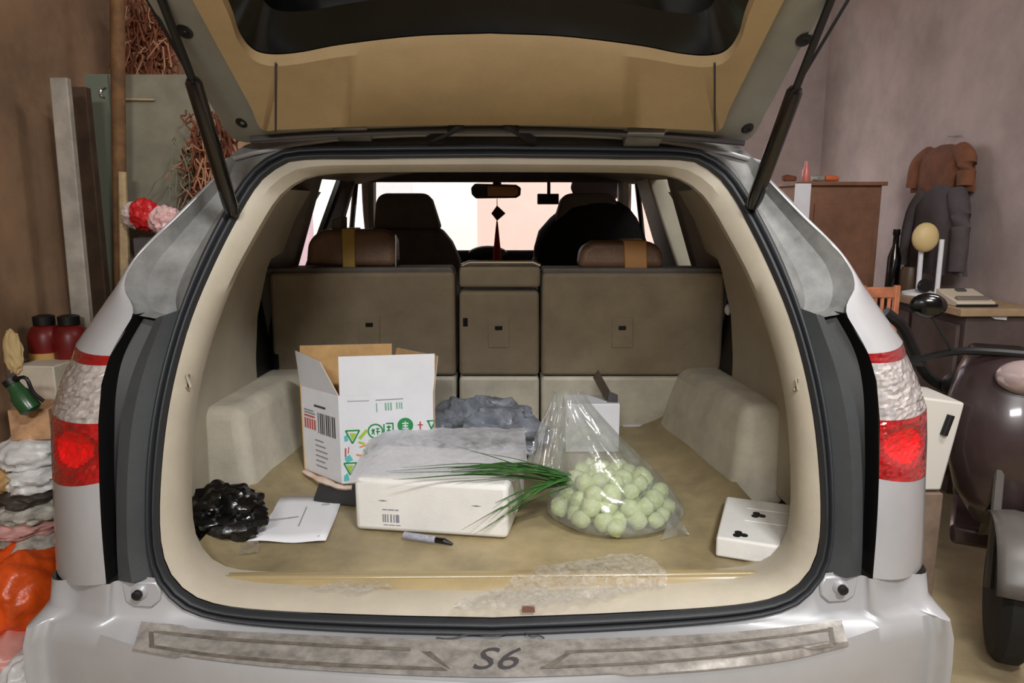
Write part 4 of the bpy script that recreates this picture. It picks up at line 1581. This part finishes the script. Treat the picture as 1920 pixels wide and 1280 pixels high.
def px_bag(name, label, u, v, Y, ru, rv, material, seed, amp=.38, depth=.12, cat='plastic bag'):
    c = P(u, v, Y)
    k = (c - CAM).length / FPX
    g = crumple(c, (ru * k, depth, rv * k), amp, 1.7, seed, 56, 36)
    return tag(g.build(name, material, angle=60), label, cat)


M_whitebag = mat('white_plastic_bag', (222, 222, 220), .35, var=.12, vscale=12, bump=.3, bscale=30)
px_bag('orange_bag', 'orange plastic bag with pale glints low beside the left bumper', 45, 1112, 2.24, 64, 72, mat('orange_plastic_bag', (240, 92, 30), .3, bump=.4, bscale=30, var=.2, vscale=10), 21, .3, .16)
px_bag('pink_bag', 'pale pink plastic bag under the orange one at far left', 22, 1222, 2.13, 56, 40, mat('pink_plastic_bag', (214, 150, 140), .35), 22, .3, .14)
px_bag('white_bag', 'white plastic bag on the floor at the lower left corner', 60, 1268, 2.0, 34, 40, M_whitebag, 23, .3, .1)
px_bag('black_rag', 'black rag wedged above the orange bag', 78, 1040, 2.40, 40, 22, M_blackbag, 24, .4, .1, 'rag')
M_news = mat('newsprint', (190, 186, 176), .85, var=.3, vscale=22)
for k, (u, v, ru, rv, lab, mt) in enumerate(((70, 1010, 42, 20, 'folded pale bag just above the black rag', M_news), (60, 978, 44, 18, 'pinkish folded packet in the left heap', mat('pink_packet', (206, 156, 150), .6)), (72, 950, 46, 20, 'grey crumpled paper in the middle of the left heap', M_news), (66, 922, 40, 18, 'dark crumpled packet under the round white bag', mat('dark_packet', (66, 58, 52), .6)), (75, 890, 38, 26, 'round white bag below the brown scrap', M_whitebag), (36, 885, 16, 24, 'brown paper scrap at the left edge of the heap', M_kraft), (65, 845, 48, 28, 'large white bag under the tan carton', M_whitebag))):
    px_bag('heap_packet', lab, u, v, 2.35 + .01 * k, ru, rv, mt, 30 + k, .35, .12, 'packet')
px_box('tan_carton', 'faded tan carton lying on the white bags at left', 'carton', 14, 768, 78, 826, 2.36, .22, mat('tan_board', (206, 160, 120), .8, var=.25, vscale=16), R(8))
px_box('white_tray', 'creamy white open tray beside the left tail lamp', 'tray', 44, 686, 108, 800, 2.5, .2, mat('cream_card', (214, 204, 186), .7, var=.1), R(-6))
t = thing('green_bottle', 'dark green bottle lying tilted on the tan carton', 'bottle', tuple(P(46, 775, 2.33)))
a, b_ = P(62, 772, 2.32), P(24, 720, 2.32)
MB().tube([a, a.lerp(b_, .1), a.lerp(b_, .6), a.lerp(b_, .75), b_], [.02, .033, .033, .024, .02], 14).build('bottle_body', mat('green_glass', (44, 82, 48), .25), t)
MB().tube([b_, b_ + (b_ - a) * .18], [.024, .024], 12).build('cap', M_black, t)
MB().tube(catmull([P(24, 712, 2.31), P(48, 708, 2.30), P(62, 735, 2.30), P(82, 752, 2.31)], 12), .006, 8).build('cord', M_black, t)
for u, lab, dx in ((92, 'dark red plastic jar with a yellow label, left of its twin', 0), (138, 'dark red plastic jar without label, behind the tail lamp', 1)):
    base = P(u, 684, 2.66)
    t = thing('red_jar', lab, 'jar', tuple(base), 'red jars by the left wall')
    MB().lathe([(.05, 0), (.058, .01), (.058, .11), (.045, .14), (.03, .15)], base, 'Z', 20).build('jar_body', mat('dark_red_plastic', (128, 26, 26), .4, var=.2, vscale=10), t)
    MB().lathe([(.036, .15), (.036, .18), (.02, .185)], base, 'Z', 18).build('lid', M_black, t)
    if not dx:
        MB().lathe([(.0585, .012), (.0592, .014), (.0592, .05), (.0585, .052)], base, 'Z', 20).build('label_band', mat('yellow_label', (200, 160, 90), .6), t)
px_box('crate', 'grey crate under the dark red jars, mostly hidden by the tail lamp', 'crate', 60, 684, 170, 1150, 2.58, .3, mat('crate_grey', (108, 98, 90), .8, var=.2))
px_bag('yellow_paper', 'torn yellowish paper sticking up at the left edge', 25, 660, 2.5, 14, 34, mat('yellow_paper', (206, 180, 130), .8), 41, .3, .02, 'paper')

# ================================================================== things right of the car
t = thing('wood_cabinet', 'brown wooden cabinet by the right wall with odds and ends on top', 'cabinet', (2.18, 5.0, 0))
ztc = P(1580, 348, 4.75).z
M_cab = mat('cabinet_wood', (124, 86, 64), .7, var=.2, vscale=6)
xa, xb = P(1502, 400, 4.75).x, P(1650, 400, 4.75).x
MB().box(((xa + xb) / 2, 5.0, ztc / 2), (xb - xa, .5, ztc)).build('body', M_cab, t, bevel=.006)
MB().box(((xa + xb) / 2, 4.99, ztc + .012), (xb - xa + .04, .54, .024)).build('top', M_cab, t, bevel=.004)
MB().box(((xa + xb) / 2 + .02, 4.742, ztc * .5), (xb - xa - .12, .012, ztc * .86)).build('side_panel', M_cab, t, bevel=.003)
a, b_ = P(1488, 410, 4.7), P(1520, 344, 4.7)
tag(MB().box(((a.x + b_.x) / 2, 4.7, .85), (b_.x - a.x, .03, 2 * (b_.z - .85))).build('white_board', M_white_card, bevel=.003), 'narrow white board standing against the brown cabinet', 'board')
base = P(1510, 342, 4.8)
base.z = ztc + .024
tag(MB().lathe([(.022, 0), (.024, .01), (.024, .07), (.012, .10), (.010, .13)], base, 'Z', 14).build('bottle', mat('pink_bottle', (206, 120, 110), .3)), 'pink bottle standing on top of the brown cabinet', 'bottle')
for u, lab, mt in ((1480, 'dark orange bundle left of the pink bottle', M_straw), (1560, 'orange tool lying right of the pink bottle', mat('orange_tool', (206, 106, 60), .6)), (1535, 'grey can between the bottle and orange tool', M_steel)):
    c = P(u, 338, 4.82)
    c.z = ztc + .024 + .022
    g = MB().tube([c + Vector((-.045, 0, 0)), c + Vector((-.02, 0, .004)), c + Vector((.045, .02, 0))], [.016, .022, .016], 10)
    tag(g.build({1480: 'cloth_bundle', 1560: 'hand_tool', 1535: 'metal_can'}[u], mt), lab, {1480: 'bundle', 1560: 'tool', 1535: 'can'}[u])
# counter
M_counter = mat('counter_top', (166, 140, 108), .6, var=.15)
zk = .99
t = thing('counter', 'low counter with a tan top along the right wall', 'counter', (2.55, 4.15, 0))
MB().box((2.52, 4.15, zk - .02), (.42, 1.0, .04)).build('worktop', M_counter, t, bevel=.004)
MB().box((2.54, 4.15, (zk - .04) / 2), (.36, .94, zk - .04)).build('cabinet_body', mat('counter_body', (88, 74, 70), .8, var=.15), t, bevel=.004)
MB().box((2.345, 4.4, .5), (.02, .42, .8)).build('door', mat('counter_body', (88, 74, 70), .8), t, bevel=.003)
MB().box((2.345, 3.92, .5), (.02, .42, .8)).build('door', mat('counter_body', (88, 74, 70), .8), t, bevel=.003)
# fan lamp on the counter
t = thing('desk_fan', 'small desk fan with a cream round head on the counter', 'fan', (2.46, 4.25, zk))
cf = P(1735, 445, 4.25)
MB().ball(cf, (.075, .05, .085), 20, 12).build('fan_head', mat('cream_plastic', (214, 190, 136), .5), t)
MB().tube([Vector((cf.x, 4.27, zk)), Vector((cf.x, 4.28, cf.z - .05))], .014, 10).build('stem', M_white_card, t)
MB().tube([Vector((cf.x + .07, 4.2, zk)), Vector((cf.x + .08, 4.22, cf.z - .01))], .014, 10).build('side_post', M_white_card, t)
MB().lathe([(.09, 0), (.09, .015), (.03, .03)], (cf.x, 4.26, zk), 'Z', 24).build('base', M_white_card, t)
MB().lathe([(.035, -.02), (.04, 0), (.02, .01)], (cf.x - .02, 4.18, zk + .06), 'Y', 18).build('switch_knob', M_black, t)
base = Vector((2.40, 4.50, zk))
tag(MB().lathe([(.035, 0), (.04, .02), (.038, .2), (.018, .27), (.016, .33), (.022, .34), (.02, .37)], base, 'Z', 16).build('black_bottle', M_gloss_black), 'tall black bottle left of the cream fan', 'bottle')
tag(MB().lathe([(.05, 0), (.055, .02), (.055, .12), (.045, .15)], (2.45, 4.40, zk), 'Z', 18).build('dark_tin', mat('brown_tin', (78, 60, 42), .5)), 'brown tin between the black bottle and the fan', 'tin')
# card reader / telephone
c = P(1786, 548, 3.82)
t = thing('desk_telephone', 'beige desk telephone with dark edge on counter corner', 'telephone', (2.42, 3.82, zk))
MB().hexa([Vector((2.33, 3.72, zk)), Vector((2.53, 3.72, zk)), Vector((2.53, 3.92, zk)), Vector((2.33, 3.92, zk))], [Vector((2.33, 3.72, zk + .025)), Vector((2.53, 3.72, zk + .025)), Vector((2.53, 3.92, zk + .075)), Vector((2.33, 3.92, zk + .075))]).build('body', mat('beige_device', (196, 184, 164), .5), t, bevel=.006)
MB().box((2.43, 3.76, zk + .04), (.17, .03, .02), rx=R(14)).build('handset', mat('grey_device', (110, 104, 96), .5), t, bevel=.006)
MB().box((2.44, 3.88, zk + .07), (.05, .03, .01), rx=R(14)).build('display', M_darkink, t, bevel=.002)
MB().box((2.43, 3.715, zk + .008), (.21, .012, .012)).build('dark_edge', M_black, t)
t = tag(MB().prism([Vector((2.42, 3.67, zk - .012)), Vector((2.56, 3.67, zk - .012)), Vector((2.56, 3.67, zk - .06)), Vector((2.50, 3.67, zk - .055))], (0, .004, 0)).build('white_note', M_paper, smooth=False), 'white note hanging off the counter edge below the telephone', 'note')
# chair
t = thing('wooden_chair', 'orange-brown wooden chair with a slatted back behind the car', 'chair', (2.05, 4.15, 0))
M_chair = mat('orange_wood', (206, 130, 92), .5, var=.2, vscale=12)
cx, cy, zt3 = P(1655, 540, 4.05).x, 4.05, P(1655, 538, 4.05).z
xl, xr = P(1618, 540, 4.05).x, P(1682, 540, 4.05).x
MB().box(((xl + xr) / 2, cy, zt3 - .03), (xr - xl, .025, .06)).build('top_rail', M_chair, t, bevel=.006)
MB().box(((xl + xr) / 2, cy, .62), (xr - xl, .025, .05)).build('lower_rail', M_chair, t, bevel=.006)
for k in range(4):
    MB().box((xl + (xr - xl) * (k + 1) / 5, cy, (zt3 + .6) / 2), (.016, .016, zt3 - .64)).build('slat', M_chair, t, bevel=.003)
for x in (xl, xr):
    MB().box((x, cy, (zt3 + .01) / 2), (.03, .03, zt3 + .01)).build('back_post', M_chair, t, bevel=.005)
    MB().box((x, cy + .4, .22), (.03, .03, .44)).build('leg', M_chair, t, bevel=.005)
MB().box(((xl + xr) / 2, cy + .2, .45), (xr - xl + .06, .44, .03)).build('seat', M_chair, t, bevel=.008)
# hanging clothes on the right wall
def coat(name, lab, y0, z0, z1, x, material, seed):
    g = MB()
    rows = []
    for i in range(15):
        s_ = i / 14
        half = (.05 + .2 * min(1, s_ * 5) ** .6 + .03 * s_)
        dep = .02 + .05 * min(1, s_ * 4)
        r_ = []
        for k in range(36):
            q_ = 2 * math.pi * k / 36
            e = 1 + .16 * s_ * math.sin(7 * q_ + seed) + .06 * noise.noise(Vector((math.cos(q_) * 2, math.sin(q_) * 2, s_ * 4 + seed)))
            r_.append(Vector((x + math.cos(q_) * dep * e, y0 + math.sin(q_) * half * e, z1 + (z0 - z1) * s_)))
        rows.append(r_)
    g.grid(rows, True)
    g.f.append(tuple(range(36)))
    o = g.build('coat_body', material, t, angle=60)
    for sg in (-1, 1):
        MB().tube(catmull([Vector((x, y0 + sg * .15, z1 - .04)), Vector((x - .02, y0 + sg * .25, z1 - (z1 - z0) * .4)), Vector((x - .03, y0 + sg * .27, z0 + .03))], 8), [.05, .055, .055, .052, .05, .048, .046, .044], 12).build('sleeve', material, t)
    MB().tube([Vector((x + .1, y0, z1 + .05)), Vector((x, y0, z1 + .05)), Vector((x, y0, z1 - .02))], .006, 6).build('hook', M_steel, t)
    return o


t = thing('rust_coat', 'rust brown coat hanging high on the right wall', 'coat', (2.68, 4.55, 1.6))
coat('rust_coat', '', 4.55, 1.58, 1.86, 2.68, mat('rust_cloth', (124, 78, 54), .9, var=.25, vscale=6), 1)
t = thing('dark_coat', 'long dark grey coat hanging under the rust one on right wall', 'coat', (2.66, 4.5, 1.12))
coat('dark_coat', '', 4.45, 1.10, 1.62, 2.62, mat('dark_cloth', (84, 76, 78), .9, var=.2, vscale=6), 2)

# carton with white box on it
t = thing('brown_box', 'brown carton on the floor between car and scooter', 'carton', (1.39, 2.58, 0))
MB().box((1.39, 2.58, .25), (.34, .26, .5)).build('body', mat('dull_board', (132, 112, 96), .85, var=.2), t, bevel=.004)
MB().box((1.39, 2.58, .502), (.05, .262, .004)).build('tape', M_kraft, t)
zlo, zhi = .507, P(1775, 745, 2.46).z
xr2 = P(1806, 790, 2.46).x
t = thing('white_box', 'white plastic box with a black slot handle right of the car', 'box', (1.42, 2.58, zlo))
MB().hexa([Vector((1.25, 2.46, zlo)), Vector((xr2 - .05, 2.46, zlo)), Vector((xr2 - .05, 2.69, zlo)), Vector((1.25, 2.69, zlo))], [Vector((1.25, 2.46, zhi + .03)), Vector((xr2, 2.46, zhi - .02)), Vector((xr2, 2.69, zhi - .02)), Vector((1.25, 2.69, zhi + .03))]).build('body', mat('white_plastic', (214, 212, 204), .5), t, bevel=.008)
MB().tube([P(1769, 815, 2.457), P(1783, 778, 2.457)], .013, 10).build('slot_handle', M_black, t)

# scooter facing the camera
sx, sy = P(1900, 1060, 2.26).x, 2.26
t = thing('motor_scooter', 'dark motor scooter parked facing the viewer at the right edge', 'scooter', (sx, sy, 0))
t.rotation_euler = (0, 0, R(-27))
M_sc = mat('dark_maroon_paint', (58, 44, 44), .3, coat=.4, var=.15)
M_sc2 = mat('scooter_grey', (96, 92, 88), .4, var=.1)


def wheel_x(y, r, w, c_x):
    prof = [(r * .62, -w), (r * .9, -w), (r, -w * .5), (r, w * .5), (r * .9, w), (r * .62, w)]
    MB().lathe(prof, (c_x, y, r), 'X', 28).build('tyre', M_tyre, t)
    MB().lathe([(.03, -w * .8), (r * .6, -w * .6), (r * .62, w * .6), (.03, w * .8)], (c_x, y, r), 'X', 22).build('rim', M_sc2, t)


wheel_x(sy, .23, .05, sx)
wheel_x(sy + 1.15, .23, .055, sx + .08)
fg = []
for k in range(13):
    an = R(20 + 140 * k / 12)
    fg.append([Vector((sx + x, sy - math.cos(an) * (.27 - .012 * (abs(x) / .07) ** 2), .23 + math.sin(an) * (.27 - .012 * (abs(x) / .07) ** 2))) for x in (-.075, -.05, 0, .05, .075)])
MB().grid(fg).build('front_mudguard', M_sc2, t, solid=.004)
for dx in (-.06, .06):
    MB().tube([Vector((sx + dx, sy, .23)), Vector((sx + dx * .8, sy + .18, .8))], .016, 8).build('fork', M_sc2, t)
g = MB()
rows = []
for z, wd, y0 in ((.38, .10, .16), (.5, .17, .12), (.65, .21, .10), (.8, .22, .13), (.92, .19, .18), (1.0, .15, .22)):
    rows.append([Vector((sx + wd * math.sin(a_), sy + y0 + .12 * (1 - math.cos(a_)), z)) for a_ in [R(d_) for d_ in range(-90, 91, 15)]])
g.grid(rows)
g.build('front_fairing', M_sc, t, solid=.008)
MB().ball((sx, sy + .16, .93), (.095, .06, .06), 18, 12).build('headlamp', mat('headlamp_glass', (190, 170, 168), .15, .3, coat=.5), t)
MB().tube(catmull([Vector((sx - .34, sy + .30, .93)), Vector((sx - .2, sy + .24, .99)), Vector((sx, sy + .22, 1.0)), Vector((sx + .2, sy + .24, .99)), Vector((sx + .34, sy + .30, .93))], 16), .014, 8).build('handlebar', M_black, t)
for dx in (-.30, .30):
    MB().tube([Vector((sx + dx, sy + .29, .935)), Vector((sx + dx * 1.28, sy + .33, .92))], .021, 10).build('grip', M_black, t)
for dx in (-1, 1):
    MB().tube([Vector((sx + dx * .22, sy + .24, .99)), Vector((sx + dx * .30, sy + .22, 1.12))], .006, 6).build('mirror_stem', M_black, t)
    MB().ball((sx + dx * .31, sy + .22, 1.15), (.06, .018, .045), 16, 10).build('mirror', M_gloss_black, t)
MB().hexa([Vector((sx - .15, sy + .34, .22)), Vector((sx + .17, sy + .34, .22)), Vector((sx + .2, sy + .72, .22)), Vector((sx - .12, sy + .72, .22))], [Vector((sx - .16, sy + .34, .30)), Vector((sx + .18, sy + .34, .30)), Vector((sx + .2, sy + .72, .30)), Vector((sx - .12, sy + .72, .30))]).build('footboard', M_sc, t, bevel=.02)
MB().hexa([Vector((sx - .12, sy + .72, .25)), Vector((sx + .22, sy + .72, .25)), Vector((sx + .22, sy + 1.45, .42)), Vector((sx - .06, sy + 1.45, .42))], [Vector((sx - .12, sy + .70, .72)), Vector((sx + .2, sy + .70, .72)), Vector((sx + .2, sy + 1.5, .70)), Vector((sx - .05, sy + 1.5, .70))]).build('rear_body', M_sc, t, bevel=.04, bseg=3)
MB().hexa([Vector((sx - .12, sy + .68, .72)), Vector((sx + .2, sy + .68, .72)), Vector((sx + .2, sy + 1.45, .70)), Vector((sx - .06, sy + 1.45, .70))], [Vector((sx - .11, sy + .72, .80)), Vector((sx + .19, sy + .72, .80)), Vector((sx + .19, sy + 1.45, .84)), Vector((sx - .05, sy + 1.45, .84))]).build('seat', M_black, t, bevel=.03, bseg=3)
# black helmet-like hand guard hanging on the bar end
c = P(1792, 722, 2.74)
tag(crumple(c, (.05, .05, .05), .12, 1.2, 61, 30, 20).build('black_pouch', M_black, angle=60), 'round black pouch hanging by the scooter handlebar', 'pouch')
pts_ = [P(u, v, 2.8) for u, v in ((1660, 585), (1690, 610), (1710, 650), (1735, 700), (1775, 728))]
tag(MB().tube(catmull(pts_, 14), .022, 8).build('black_strap', M_black), 'thick black strap leading down to the round pouch', 'strap')
